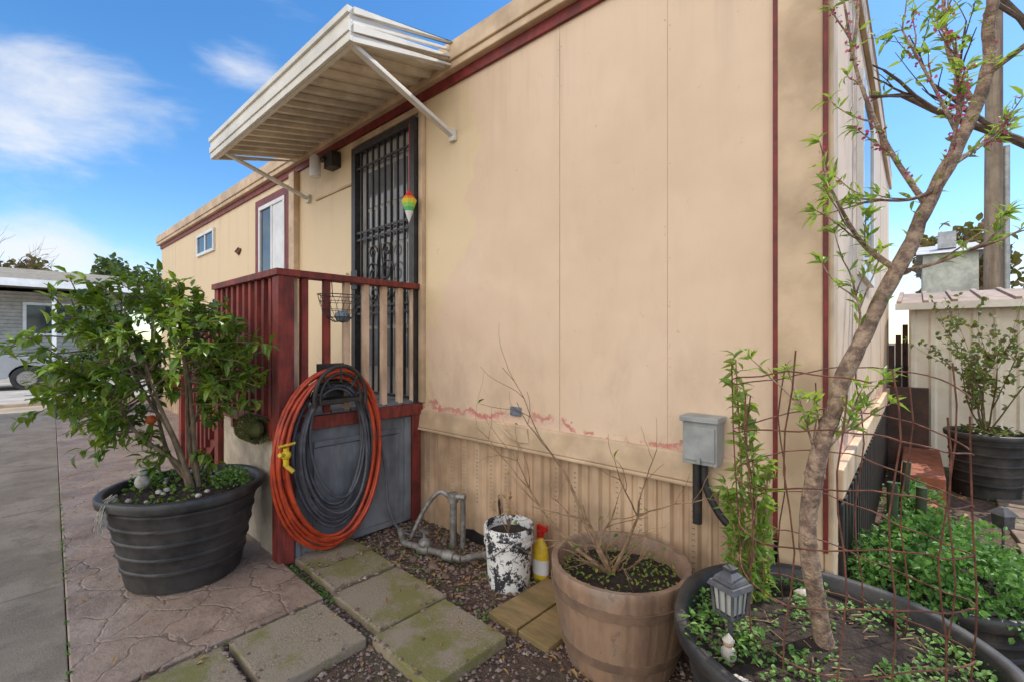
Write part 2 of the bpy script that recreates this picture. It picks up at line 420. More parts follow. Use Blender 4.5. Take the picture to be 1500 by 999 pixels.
for i in range(70):
    xx = R.uniform(-6, -2.3); tuft(s, xx, dy(xx) + .002, .105, 4, .008, .008, .008)
for i in range(120): tuft(s, R.uniform(-.3, 1.4), R.uniform(3.0, 7.5), GZ, 10, .08, .04, .022)
s.build('small_weeds', clovl)

# ------------------------------------------------------------------ mobile home
home = empty('mobile_home', (-5.6, 4.7, GZ))
X0, X1, Y0, Y1 = -11.0, -.252, 2.1, 7.3
ZT = 3.24
w = MB()
w.add([(X0, Y0, .85), (X1, Y0, .85), (X1, Y0, ZT), (X0, Y0, ZT), (X0, Y1, .85), (X1, Y1, .85), (X1, Y1, ZT), (X0, Y1, ZT)],
      [(0, 1, 2, 3), (1, 5, 6, 2), (5, 4, 7, 6), (4, 0, 3, 7), (3, 2, 6, 7)])
w.add([(X1, Y0, ZT), (X1, Y1, ZT), (X1, 4.7, ZT + .14)], [(0, 1, 2)])
w.build('walls', tan, home)
w = MB()
w.box(-1.504 - .0012, -1.504 + .0012, Y0 - .0015, Y0 - .0005, .89, ZT - .07)
for xs in (-.88, -5.9 - .45, -7.5, -8.72, -9.94): w.box(xs - .0004, xs + .0004, Y0 - .0015, Y0 - .0005, .89, ZT - .07)
for ys in (3.0, 4.3, 5.5, 6.6): w.box(X1 + .0005, X1 + .0015, ys - .002, ys + .002, .89, ZT)
w.build('siding_seams', simple('seam_shadow_gap', (.55, .40, .26), None, 6), home)
w = MB()
for i in range(34):
    xs = R.choice([-.88, -1.504, -2.12]) + R.choice([-.012, .012]); zs = R.uniform(1.0, 3.1)
    w.box(xs - .0015, xs + .0015, Y0 - .002, Y0 - .0004, zs, zs + .003)
w.build('nail_heads', simple('nail', (.5, .35, .22)), home)
w = MB()  # trims
w.box(X0, X1 + .01, Y0 - .022, Y0 - .002, ZT - .065, ZT - .0, 0)
w.box(-.435, -.418, Y0 - .016, Y0 - .002, .60, ZT - .066, 0)
w.box(-.262, -.248, Y0 - .030, Y0 - .02, .60, ZT - .066, 0)
w.build('maroon_trim', red, home)
w = MB()
w.box(-.417, -.263, Y0 - .024, Y0 - .002, .30, ZT - .067, 0)
w.box(-.262, -.232, Y0 - .018, Y0 + .12, .28, ZT - .067, 0)
w.box(-4.99, -4.86, Y0 - .06, Y0 - .002, .5, ZT - .067, 0)
w.hexa([(X0, Y0 - .035, .765), (-.435, Y0 - .035, .765), (-.435, Y0, .765), (X0, Y0, .765), (X0, Y0 - .02, .888), (-.435, Y0 - .02, .888), (-.435, Y0, .895), (X0, Y0, .895)])
w.box(X0, -.435, Y0 - .042, Y0 - .005, .745, .764)
w.box(-.25, -.215, Y0 + .121, Y1, .77, .89)
for a, b_, c_, d_ in ((0, .07, ZT + .001, ZT + .05), (.0, .085, ZT + .051, ZT + .15), (0, .07, ZT + .151, ZT + .19)):
    w.box(X0 - .05, X1 + .03, Y0 - b_, Y0 + .02, c_, d_)
w.box(X1 + .0, X1 + .03, Y0 + .021, Y1, ZT + .02, ZT + .17)
w.build('tan_trim', trimtan, home, bevel=.006)
w = MB()
w.add([(X0 - .05, Y0 - .05, ZT + .192), (X1 + .03, Y0 - .05, ZT + .192), (X1 + .03, 4.7, ZT + .30), (X0 - .05, 4.7, ZT + .30), (X1 + .03, Y1 + .05, ZT + .192), (X0 - .05, Y1 + .05, ZT + .192)],
      [(0, 1, 2, 3), (3, 2, 4, 5)])
w.build('roof', white, home)
# skirting
w = MB(); w.box(X0, -.44, Y0 + .012, Y0 + .03, .05, .764)
x = -.47
while x > X0 + .1:
    if not (-4.8 < x < -2.9):
        w.prism([(x, Y0 + .013, .06), (x - .012, Y0 - .008, .06), (x - .048, Y0 - .008, .06), (x - .06, Y0 + .013, .06)], (0, 0, .684))
        w.prism([(x - .078, Y0 + .013, .06), (x - .084, Y0 + .002, .06), (x - .096, Y0 + .002, .06), (x - .102, Y0 + .013, .06)], (0, 0, .684))
    x -= .128
w.box(-.262, -.245, Y0 + .13, Y1, .05, .50); 
w.build('skirting', skirt, home)
w = MB()
y = 2.3
while y < Y1: w.box(-.24, -.225, y, y + .07, .08, .72); y += .13
w.build('side_lattice', black, home)
w = MB()  # embossed dashes on skirting
x = -.47
while x > -2.9:
    if R.random() < .6:
        for q in range(14): w.box(x - .037, x - .023, Y0 - .0095, Y0 - .0085, .34 + q * .026, .345 + q * .026)
    x -= .128
w.build('skirting_dashes', simple('dash_shadow', (.38, .25, .16)), home)
w = MB()
w.prism([(-1.965, Y0 - .012, .42), (-1.945, Y0 - .012, .34), (-1.95, Y0 - .012, .22), (-1.965, Y0 - .012, .3), (-1.975, Y0 - .012, .38)], (0, .003, 0))
w.prism([(-2.3, Y0 - .012, .06), (-2.3, Y0 - .012, .13), (-2.2, Y0 - .012, .15), (-2.0, Y0 - .012, .12), (-1.8, Y0 - .012, .1), (-1.75, Y0 - .012, .06)], (0, .003, 0))
w.build('skirting_hole', black, home)
w = MB()
w.prism([(-1.93, Y0 - .05, .885), (-1.72, Y0 - .036, .882), (-1.70, Y0 - .036, .80), (-1.78, Y0 - .05, .80), (-1.85, Y0 - .062, .83)], (0, .006, 0))
w.build('loose_band_flap', trimtan, home)
# windows
def window(y, xa, xb, za, zb, name):
    w = MB(); f = .045
    w.box(xa, xb, y - .03, y - .001, zb - f, zb, 0); w.box(xa, xb, y - .03, y - .001, za, za + f, 0)
    w.box(xa, xa + f, y - .03, y - .001, za + f, zb - f, 0); w.box(xb - f, xb, y - .03, y - .001, za + f, zb - f, 0)
    xm = (xa + xb) / 2; w.box(xm - .02, xm + .02, y - .024, y - .001, za + f, zb - f, 0)
    w.box(xa + f, xb - f, y - .01, y - .002, za + f, zb - f, 1)
    if zb - za > .6: w.box(xm + .02, xb - f, y - .016, y - .011, za + f, zb - f, 0)
    return w.build(name, [whitep, glass], home, bevel=.004)
window(Y0, -5.93, -5.18, 2.02, 3.0, 'bedroom_window')
window(Y0, -8.55, -7.68, 2.72, 3.06, 'small_window')
w = MB()
w.box(-6.05, -5.06, Y0 - .02, Y0 - .002, 3.002, 3.09); w.box(-5.178, -5.05, Y0 - .02, Y0 - .002, 1.95, 3.001); w.box(-6.05, -5.932, Y0 - .02, Y0 - .002, 1.95, 3.001)
w.box(-5.93, -5.18, Y0 - .02, Y0 - .002, 1.93, 2.018)
w.build('window_trim', red, home)
w = MB()
w.box(X1, X1 + .03, 3.25, 3.32, 1.78, 2.95, 0); w.box(X1, X1 + .03, 4.1, 4.17, 1.78, 2.95, 0); w.box(X1, X1 + .03, 3.321, 4.099, 2.88, 2.95, 0); w.box(X1, X1 + .03, 3.321, 4.099, 1.78, 1.85, 0)
w.box(X1 + .002, X1 + .02, 3.321, 4.099, 1.851, 2.879, 1); w.build('side_window', [whitep, glass], home)
w = MB(); w.ball((-6.68, Y0 - .01, 2.58), .09, 0, 10, (1, .3, .5), .25); w.build('rusty_vent', rust, home)
w = MB(); w.box(-4.42, -3.76, Y0 - .014, Y0 - .002, .97, 2.78); w.build('wall_panel', tan, home, bevel=.003)
w = MB(); w.box(-4.44, -3.74, Y0 - .03, Y0 - .002, 2.782, 2.80); w.ball((-3.82, Y0 - .03, 2.0), .012); w.build('panel_drip_edge', trimtan, home)
# door + security gate
w = MB()
w.box(-3.66, -2.80, Y0 - .012, Y0 - .002, .95, 3.04, 0)
for i in range(3):
    for j in range(5):
        xa = -3.5 + i * .2; za = 1.2 + j * .33
        w.box(xa, xa + .175, Y0 - .018, Y0 - .013, za, za + .3, 1)
w.build('door', [simple('door_paint', (.42, .385, .34), (.34, .31, .275), 5, .5, .1), doorg], home)
w = MB(); yg = Y0 - .05
w.box(-3.67, -3.61, yg - .02, yg + .045, .95, 3.06); w.box(-2.83, -2.77, yg - .02, yg + .045, .95, 3.06); w.box(-3.609, -2.831, yg - .02, yg + .02, 3.0, 3.06)
for z in (.97, 1.62, 1.68, 2.25, 2.31, 2.86): w.box(-3.609, -2.831, yg - .006, yg + .006, z, z + .018)
for i in range(8):
    xx = -3.532 + i * .088
    w.box(xx - .006, xx + .006, yg - .009, yg + .009, .992, 2.999)
def scroll(cx, cz, r, sgn, turns=1.4, fl=1):
    pts = []
    for k in range(26):
        t = k / 25; a = t * turns * 2 * math.pi; q = r * (1 - .8 * t)
        pts.append((cx + sgn * q * math.cos(a), yg - .02, cz + fl * q * math.sin(a)))
    w.tube(pts, .007, 6)
for sg in (-1, 1):
    scroll(-3.22 + sg * .1, 1.95, .095, sg); scroll(-3.22 + sg * .09, 1.78, .07, sg, 1.4, -1); scroll(-3.22 + sg * .1, 2.12, .06, -sg); scroll(-3.22 + sg * .24, 1.74, .05, -sg)
w.tube(curve([(-3.22, yg - .02, 1.7), (-3.27, yg - .02, 1.9), (-3.22, yg - .02, 2.24)]), .007, 6); w.tube(curve([(-3.22, yg - .02, 1.7), (-3.17, yg - .02, 1.9), (-3.22, yg - .02, 2.24)]), .007, 6)
w.box(-3.66, -3.56, yg - .03, yg - .021, 1.84, 2.0); w.ball((-3.61, yg - .06, 1.9), .028)
w.build('security_gate', black, home)
w = MB(); w.box(-2.765, -2.72, Y0 - .035, Y0 - .002, .95, 3.1); w.box(-3.72, -3.675, Y0 - .03, Y0 - .002, .95, 3.1); w.box(-3.72, -2.72, Y0 - .032, Y0 - .002, 3.101, 3.15)
w.build('door_casing', trimtan, home, bevel=.003)
w = MB()
w.box(-4.13, -3.98, Y0 - .09, Y0 - .002, 3.0, 3.14, 1); w.lathe([(.045, 2.93), (.05, 2.95), (.05, 3.1), (.03, 3.13)], -4.2, Y0 - .14, 20, 0, True); w.box(-4.2, -4.1, Y0 - .12, Y0 - .07, 3.08, 3.11, 1)
w.build('porch_light', [whitep, black], home, smooth=True)
w = MB()
w.box(-1.87, -1.785, Y0 - .014, Y0 - .002, .945, 1.0); w.build('outlet_cover', blue, home, bevel=.004)
# electric box
e = empty('electric_meter_box', (-.70, 2.05, .95))
w = MB(); w.box(-.770, -.625, Y0 - .10, Y0 - .003, .868, 1.05, 0); w.box(-.779, -.616, Y0 - .115, Y0 - .003, 1.052, 1.075, 0); w.box(-.762, -.633, Y0 - .106, Y0 - .101, .885, 1.03, 0); w.box(-.705, -.69, Y0 - .115, Y0 - .107, .873, .90, 0)
w.build('box', boxm, e, bevel=.006)
w = MB(); w.tube([(-.72, Y0 - .06, .867), (-.72, Y0 - .06, .60)], .02, 12)
w.tube(curve([(-.69, Y0 - .06, .87), (-.68, Y0 - .07, .77), (-.62, Y0 - .07, .66), (-.52, Y0 - .06, .55), (-.50, Y0 - .06, .35), (-.5, Y0 - .05, .1)]), .015, 10)
w.tube(curve([(-.46, Y0 - .03, .76), (-.50, Y0 - .04, .6), (-.47, Y0 - .05, .3), (-.47, Y0 - .05, .1)]), .008, 8)
w.build('conduit', black, e, smooth=True)

# ------------------------------------------------------------------ awning
aw = empty('door_awning', (-3.6, 1.7, 3.2))
xa, xb, yo, yi = -4.84, -2.37, 1.31, 2.095
def az(y): return 3.14 + (y - yo) * .22
w = MB()
w.hexa([(xa, yo, az(yo)), (xb, yo, az(yo)), (xb, yi, az(yi)), (xa, yi, az(yi)), (xa, yo, az(yo) + .012), (xb, yo, az(yo) + .012), (xb, yi, az(yi) + .012), (xa, yi, az(yi) + .012)])
x = xa + .05
while x < xb - .06:
    d = .032
    w.hexa([(x + .012, yo + .01, az(yo) - d), (x + .05, yo + .01, az(yo) - d), (x + .05, yi, az(yi) - d), (x + .012, yi, az(yi) - d), (x, yo + .01, az(yo) - .001), (x + .062, yo + .01, az(yo) - .001), (x + .062, yi, az(yi) - .001), (x, yi, az(yi) - .001)])
    x += .145
w.build('pans', panm, aw)
w = MB(); zf = 3.07
for k, (a, b_, o) in enumerate(((0, .05, .02), (.051, .1, .03), (.101, .15, .02), (.151, .19, .035))):
    w.box(xa - .02, xb + .02, yo - o, yo - .001, zf + a, zf + b_)
for xs, sg in ((xb, 1), (xa, -1)):
    for a, b_, o in ((0, .05, .018), (.051, .1, .028), (.101, .15, .018), (.151, .19, .032)):
        x0, x1 = (xs, xs + o) if sg > 0 else (xs - o, xs)
        s0, s1 = yo, yi; dz = .21
        w.hexa([(x0, s0, zf + a), (x1, s0, zf + a), (x1, s1, zf + a + dz), (x0, s1, zf + a + dz), (x0, s0, zf + b_), (x1, s0, zf + b_), (x1, s1, zf + b_ + dz * .8), (x0, s1, zf + b_ + dz * .8)])
w.box(xa, xb, yo + .002, yo + .03, zf, zf + .03)
w.build('fascia', white, aw, bevel=.005)
w = MB()
def strut(p, q, a=.022):
    p, q = Vector(p), Vector(q); t = (q - p).normalized(); sx = Vector((1, 0, 0)) * a; n = t.cross(Vector((1, 0, 0))).normalized() * a * .6
    w.hexa([p - sx - n, p + sx - n, p + sx + n, p - sx + n, q - sx - n, q + sx - n, q + sx + n, q - sx + n])
strut((xb - .03, yo + .03, 3.08), (-2.40, Y0 - .02, 2.82)); strut((xa + .22, yo + .03, 3.08), (-4.62, Y0 - .02, 2.84))
w.box(-2.43, -2.37, Y0 - .03, Y0 - .003, 2.78, 2.86); w.box(-4.65, -4.59, Y0 - .03, Y0 - .003, 2.80, 2.88)
w.build('brackets', white, aw, bevel=.003)

# ------------------------------------------------------------------ porch
po = empty('wooden_porch', (-3.4, 1.6, GZ))
w = MB(); w2 = MB(); w3 = MB()
XR = -2.80; YF = 1.115; ZR = 1.81; ZD = .95
w.box(XR - .045, XR + .045, YF - .045, YF + .045, .09, ZR - .03)
w.box(XR - .045, XR + .04, 2.01, 2.085, GZ, .86)
w.box(XR - .055, XR + .055, YF - .06, 2.09, ZR - .029, ZR + .01)
w.box(-3.95, XR - .056, YF - .06, YF + .05, ZR - .029, ZR + .01)
w.box(-3.95, -3.87, YF - .04, YF + .04, .09, ZR - .03)
w.box(XR + .0, XR + .05, YF + .046, 2.09, .862, .94)
w.box(-3.869, XR - .046, YF - .03, YF + .02, .862, .94)
k = 0
for y in (1.235, 1.37, 1.51, 1.65, 1.79, 1.92, 2.04):
    tgt = w if k in (0, 1) else w2
    if k == 1: tgt.box(XR + .001, XR + .03, y - .022, y + .022, .95, ZR - .03)
    else: tgt.box(XR - .015, XR + .022, y - .02, y + .02, .955, ZR - .03)
    k += 1
w2.box(XR - .03, XR - .0, YF + .055, YF + .085, .955, ZR - .03)
x = XR - .12
while x > -3.86:
    w.box(x - .02, x + .02, YF - .032, YF - .002, .80 if R.random() < .3 else .87, ZR - .03); x -= .112
for yb in [YF + .02 + i * .135 for i in range(7)]:
    w3.box(-3.9, XR + .02, yb, yb + .128, .941, .965)
w3.box(XR - .02, XR + .015, YF + .05, 2.005, .09, .855)
w3.box(XR + .016, XR + .03, YF + .06, YF + .09, .1, .85); w3.box(XR + .016, XR + .03, 1.95, 2.004, .1, .85)
w3.box(XR + .016, XR + .028, YF + .17, 1.90, .14, .74); w3.box(XR + .0285, XR + .036, YF + .17, 1.90, .745, .78)
cr = MB(); cr.box(-3.09, XR - .05, YF - .02, YF + .02, .09, .86); cr.box(-3.86, -3.10, YF - .005, YF + .02, .09, .86)
for i in range(4):
    w3.box(-3.9 - .26 * (i + 1), -3.9 - .26 * i + .02, YF + .05, 2.0, .90 - .19 * (i + 1), .93 - .19 * (i + 1))
    w.box(-3.9 - .26 * i - .003, -3.9 - .26 * i, YF + .05, 2.0, .10, .92 - .19 * i)
w.prism([(-3.9, YF, .94), (-5.0, YF, .15), (-5.0, YF, .10), (-4.8, YF, .10), (-3.9, YF, .72)], (0, .035, 0))
w.prism([(-3.9, YF - .02, ZR), (-4.95, YF - .02, 1.08), (-4.95, YF - .02, 1.04), (-3.9, YF - .02, ZR - .04)], (0, .07, 0))
w.box(-4.98, -4.9, YF - .04, YF + .04, .10, 1.12)
for i in range(8):
    xx = -4.02 - .11 * i; w.box(xx - .02, xx + .02, YF - .03, YF - .002, ZD - .15 + (xx + 3.9) * .72, ZR - .05 + (xx + 3.9) * .69)
w.build('frame_and_railing', redw, po, bevel=.004); w2.build('tan_pickets', tanw, po, bevel=.003); w3.build('deck_and_skirt', greyp, po, bevel=.003); cr.build('cream_boards', cream, po, bevel=.004)
w = MB(); c0 = Vector((-3.02, YF - .09, .87))
for i in range(2600):
    a = R.uniform(0, 6.28); d = Vector((R.uniform(-.11, .11), math.cos(a) * .06, math.sin(a) * .065))
    w.leaf(c0 + d, Vector((R.uniform(-.3, .3), math.cos(a), math.sin(a) - .3)), .02, .004)
w.ball(c0, .06, 0, 12, (1.85, .9, 1)); w.build('moss_planter', moss, origin=c0)

# ------------------------------------------------------------------ hose
def loop(cx, cy, hw, top, bot, n=40, jit=.012, tilt=0, ph=0):
    pts = []
    for i in range(n + 1):
        a = 2 * math.pi * i / n + math.pi / 2
        zc = (top + bot) / 2; hh = (top - bot) / 2
        yv = cy + hw * math.cos(a) * (1.0 + .10 * math.sin(a - .9)) + tilt * math.sin(a)
        pts.append(Vector((cx + jit * math.sin(2 * a + ph), yv, zc + hh * math.sin(a))))
    return pts
hs = empty('garden_hose', (-2.7, 1.38, .65))
w = MB()
spec = [(.335, 1.225, .125), (.325, 1.21, .14), (.31, 1.20, .165), (.30, 1.215, .19), (.33, 1.19, .13), (.29, 1.195, .15), (.315, 1.23, .18), (.28, 1.18, .21)]
for k, (hw, tp, bt) in enumerate(spec):
    w.tube(loop(XR + .085 + .017 * (k % 4), 1.385 + R.uniform(-.02, .02), hw + R.uniform(-.01, .01), tp, bt, ph=k, tilt=R.uniform(-.025, .025)), .0105, 8, 0, False)
w.tube(curve([(-2.70, 1.07, .8), (-2.69, 1.06, .72), (-2.685, 1.075, .62)]), .0105, 8)
w.build('orange_loops', hoseO, hs, smooth=True)
w = MB()
for k in range(7):
    w.tube(loop(XR + .075 + .014 * (k % 4), 1.41 + R.uniform(-.015, .015), .245 - k * .012 + R.uniform(-.008, .008), 1.12 + R.uniform(-.02, .02), .24 + k * .03, ph=k, tilt=R.uniform(-.02, .02)), .0095, 8, 0, False)
w.tube(curve([(-2.7, 1.6, 1.0), (-2.68, 1.72, .6), (-2.66, 1.74, .3), (-2.6, 1.8, .12), (-2.45, 1.9, .09)]), .0095, 8)
w.build('grey_loops', hoseG, hs, smooth=True)
w = MB()
w.tube([(-2.65, 1.07, .80), (-2.65, 1.07, .70)], .016, 10); w.ball((-2.65, 1.07, .76), .028, 0, 10); w.tube([(-2.65, 1.07, .76), (-2.61, 1.02, .775)], .012, 8); w.tube([(-2.65, 1.07, .70), (-2.62, 1.10, .665)], .013, 8); w.tube([(-2.65, 1.03, .81), (-2.65, 1.12, .82)], .008, 8)
w.build('yellow_valve', yellow, hs, smooth=True)
w = MB()
def arch_(dx, ry, rz, zc, rr): w.tube([(XR + dx, 1.385 + ry * math.cos(a), zc + rz * math.sin(a)) for a in [-.2 + (math.pi + .4) * i / 16 for i in range(17)]], rr, 8)
arch_(.06, .15, .10, 1.06, .012); arch_(.10, .14, .09, 1.06, .012); arch_(.175, .165, .20, 1.05, .013); arch_(.175, .13, .155, 1.05, .009)
for a in (.2, .8, 1.57, 2.34, 2.94):
    w.tube([(XR + .175, 1.385 + .165 * math.cos(a), 1.05 + .2 * math.sin(a)), (XR + .175, 1.385 + .10 * math.cos(a), 1.05 + .1 * math.sin(a))], .008, 6)
w.box(XR + .045, XR + .18, 1.385 - .13, 1.385 + .13, 1.025, 1.05); w.box(XR + .03, XR + .05, 1.30, 1.47, 1.0, 1.26)
w.build('hose_hanger', black, hs, smooth=True)

# wire basket
w = MB(); bc = Vector((XR + .13, 1.40, 1.62))
def ring(r, z, rr=.0022): w.tube([bc + Vector((r * .7 * math.cos(a), r * math.sin(a), z)) for a in [2 * math.pi * i / 24 for i in range(25)]], rr, 5, 0, False)
for r, z in ((.135, .06), (.125, .02), (.11, -.03), (.085, -.075), (.05, -.10)): ring(r, z, .003 if z == .06 else .0018)
for i in range(18):
    a = 2 * math.pi * i / 18; a2 = a + .35
    w.tube([bc + Vector((r * .7 * math.cos(q), r * math.sin(q), z)) for r, z, q in ((.135, .06, a), (.12, .0, (a + a2) / 2), (.085, -.075, a2), (.03, -.105, a2))], .0016, 4)
w.tube([bc + Vector((-.09, 0, .06)), bc + Vector((-.11, 0, .2))], .003, 5)
w.ball(bc + Vector((0, 0.02, -.07)), .045, 1, 10, (1, 1, .8), .15)
w.build('wire_basket', [black, simple('blue_grey_rock', (.2, .25, .28), None, 20)], origin=bc)
# wind spinner
sp = NB('rainbow_spinner'); o = sp.xyz(); rp = sp.nt.nodes.new('ShaderNodeValToRGB'); sp.put(rp.inputs[0], sp.ss(o[2], 2.25, 2.50))
rp.color_ramp.interpolation = 'CONSTANT'
cl = [(.75, .75, .7), (.1, .45, .15), (.3, .6, .1), (.7, .6, .05), (.75, .2, .03), (.6, .04, .03)]
rp.color_ramp.elements[0].color = (*cl[0], 1); rp.color_ramp.elements[1].color = (*cl[5], 1); rp.color_ramp.elements[1].position = .88
for i in range(1, 5): q = rp.color_ramp.elements.new(.2 + .16 * i - .06); q.color = (*cl[i], 1)
sp.fin(rp.outputs[0], .5)
w = MB(); sc = Vector((-2.76, 1.98, 2.37))
w.lathe([(.002, 2.50), (.055, 2.42), (.03, 2.34), (.002, 2.26)], sc.x, sc.y, 8, 0); w.tube([(sc.x, sc.y, 2.50), (sc.x, sc.y, 2.98)], .002, 4)
w.build('wind_spinner', sp.m, origin=sc)

# ------------------------------------------------------------------ pots
def pot(name, cx, cy, rt, rb, z0, z1, mat, soilz, ell=(1, 1), rot=0, lip=.025, ribs=True, fn=None):
    e = empty(name, (cx, cy, z0)); w = MB(); h = z1 - z0
    prof = [(rb * .9, z0), (rb, z0 + .01)]
    for i in range(1, 13):
        t = i / 13; r = rb + (rt - lip - rb) * t
        if ribs and i in (3, 5, 7, 9, 11): prof += [(r, z0 + h * t - .010), (r + .006, z0 + h * t - .005), (r + .006, z0 + h * t + .005), (r, z0 + h * t + .010)]
        else: prof.append((r, z0 + h * t))
    prof += [(rt - lip, z1 - .05), (rt - .004, z1 - .045), (rt, z1 - .03), (rt, z1 - .006), (rt - .006, z1), (rt - lip, z1), (rt - lip - .01, z1 - .01), (rt - lip - .02, soilz - .02)]
    w.lathe(prof, cx, cy, 72, 0, fn=fn, ell=ell, rot=rot); w.build('shell', mat, e, smooth=True)
    w = MB(); rs = rt - lip - .012
    pr = [(.001, soilz + .03)] + [(rs * i / 10, soilz + .03 - .03 * (i / 10) ** 2) for i in range(1, 11)]
    w.lathe(pr, cx, cy, 48, 0, ell=ell, rot=rot)
    for v in w.v: v.z += noise.noise(v * 14) * .018
    w.build('soil', soil, e, smooth=True); return e
wob = lambda a, z: 1 + .014 * math.sin(3 * a + 1) + .008 * math.sin(7 * a)
pot('citrus_tub', -3.06, .70, .385, .262, .11, .61, potb, .56, fn=wob, lip=.03)
pot('tree_tub', -.2, 1.63, .43, .33, GZ, .54, potb, .47, fn=wob, lip=.03)
pot('herb_tub', .10, 2.60, .30, .24, GZ, .42, potb, .39)
pot('herb_tub', .50, 2.72, .24, .2, GZ, .36, potb, .33)
pot('rose_pot', .45, 5.67, .27, .21, GZ, .62, potb, .58)
stave = lambda a, z: 1 - .014 * (abs((a * 20 / (2 * math.pi)) % 1 - .5) > .44)
e = empty('half_barrel_planter', (-.95, 1.765, GZ)); w = MB(); prof = []
for i in range(15):
    t = i / 14; z = GZ + .395 * t; prof.append((.225 + .067 * t - .0 + .012 * math.sin(math.pi * t), z))
prof += [(.288, .470), (.268, .470), (.262, .462), (.255, .38)]
w.lathe(prof, -.95, 1.765, 160, 0, fn=stave); w.build('staves', barrelm, e, smooth=True)
w = MB()
for z, h in ((.15, .035), (.36, .035)):
    r0 = .225 + .067 * (z - GZ) / .395 + .014; r1 = .225 + .067 * (z + h - GZ) / .395 + .014
    w.lathe([(r0 - .006, z - .001), (r0, z), (r1, z + h), (r1 - .006, z + h + .001)], -.95, 1.765, 80, 0)
w.build('hoops', hoopm, e, smooth=True)
w = MB(); w.lathe([(.001, .42), (.1, .415), (.2, .40), (.262, .39)], -.95, 1.765, 48)
for v in w.v: v.z += noise.noise(v * 16) * .02
w.build('soil', soil, e, smooth=True)

# bare shrub in barrel
w = MB(); lp = []
for i in range(12):
    a = R.uniform(0, 6.28); d = Vector((math.cos(a) * .8 - .25, math.sin(a) * .45 - .1, R.uniform(.4, 1.3)))
    grow(w, Vector((-.97 + R.uniform(-.05, .05), 1.74 + R.uniform(-.05, .05), .40)), d, R.uniform(.12, .24), .005, 0, 2, lp, 0, .8, .32, .0, 2, 5)
for d, L in ((Vector((-.85, -.1, 1.05)), .58), (Vector((-.7, -.25, .75)), .5), (Vector((.35, .05, 1.1)), .42), (Vector((.0, -.2, 1)), .35)):
    grow(w, Vector((-.97, 1.73, .40)), d, L, .009, 0, 2, lp, 0, .75, .24, .0, 3, 6)
for lv, q in lp:
    if lv >= 1 and R.random() < .13: w.leaf(q[-1], rv() + Z * .2, R.uniform(.02, .04), .018, 1)
tuft(w, -.95, 1.765, .41, 300, .24, .02, .012, 1)
w.build('bare_shrub', [twigm, leafmat('yellow_green_leaf', [(.4, .36, .03), (.24, .32, .04), (.1, .2, .04)])], origin=(-.95, 1.765, .4))

# ------------------------------------------------------------------ citrus tree
w = MB(); lv = MB(); base = Vector((-3.03, .73, .57))
cen = Vector((-3.07, .69, 1.28)) + U * -.17
tips = []
tr = 0
while len(tips) < 205 and tr < 20000:
    tr += 1
    v = Vector((R.uniform(-1, 1), R.uniform(-1, 1), R.uniform(-1, 1)))
    if not .35 < v.length < 1.0: continue
    a, b_, c_ = v.x * .76, v.y * .50, v.z * .62
    if c_ < -.22 and a > .0 and R.random() < .88: continue
    if c_ > .12 and abs(a - .05) > .58 - c_ * .65: continue
    p = cen + U * a + F * b_ + Z * c_
    if a < -.50 and 1.05 < p.z < 1.36: continue
    if p.y > 1.0 and p.x > -3.9: p.y = 1.0 - R.random() * .05
    if noise.noise(p * 3.0 + Vector((3, 1, 5))) < -.24: continue
    if any((p - t).length < .07 for t in tips): continue
    tips.append(p)
mains = []
for i in range(7):
    a = i * .9 + .4; ep = cen + Vector((math.cos(a) * .24, math.sin(a) * .18, R.uniform(-.18, .2)))
    m = curve([base + Vector((math.cos(a) * .03, math.sin(a) * .03, 0)), base.lerp(ep, .3) + rv() * .05, base.lerp(ep, .65) + rv() * .05, ep], 6); mains.append(m)
    w.tube(m, [.014 - .008 * k / (len(m) - 1) for k in range(len(m))], 7)
for t in tips:
    m = min(mains, key=lambda q: min((k - t).length for k in q[7:])); k = min(m[7:], key=lambda q: (q - t).length)
    mid = k.lerp(t, .55) + rv() * .05 + Z * .03
    c = curve([k, mid, t], 6); w.tube(c, [.0058 - .004 * i / (len(c) - 1) for i in range(len(c))], 5)
    out = (t - k).normalized()
    n = R.randint(18, 32)
    for j in range(n):
        s0 = R.random() ** .7; idx = s0 * (len(c) - 1); i0 = min(int(idx), len(c) - 2); p = c[i0].lerp(c[i0 + 1], idx - i0)
        if s0 < .35: continue
        d = (out * .5 + rv() * .95 + Z * .12)
        lv.leaf(p + rv() * .015, d, R.uniform(.04, .085), R.uniform(.02, .036), 0, .35, R.uniform(.1, .5), Z + rv() * .5)
for j in range(200):
    a = R.uniform(0, 6.28); q = R.uniform(.05, .33)
    lv.leaf(Vector((-3.06 + q * math.cos(a), .70 + q * math.sin(a), .585)), rv() + Z * .6, .035, .02, 0)
ct = empty('citrus_tree', base); w.build('trunk_and_limbs', bark, ct, smooth=True); lv.build('leaves', citl, ct)
w = MB()
for a, b_, z in ((-.14, -.06, .97), (.02, -.10, 1.16)):
    w.ball(Vector((-3.07, .69, z)) + U * a + F * b_, .026, 0, 14)
w.build('oranges', orange, ct, smooth=True)
w = MB()
for i in range(16):
    a = R.uniform(0, 6.28); q = R.uniform(.1, .3); w.ball((-3.06 + q * math.cos(a), .70 + q * math.sin(a), .60), R.uniform(.012, .024), 0, 8, (1, .8, .6), .1)
w.ball((-3.17, .52, .63), .045, 0, 10, (.8, .8, .9), .05); w.ball((-3.17, .52, .685), .027, 0, 10)
for i in range(26):
    p = Vector((-2.98, .375, .62)) + rv() * .02; w.tube([p, p + Vector((R.uniform(-.04, .04), -.03, -.03)), p + Vector((R.uniform(-.06, .06), -.05, -R.uniform(.08, .17)))], .0022, 4)
w.build('tub_stones_and_roots', stone, ct, smooth=True)
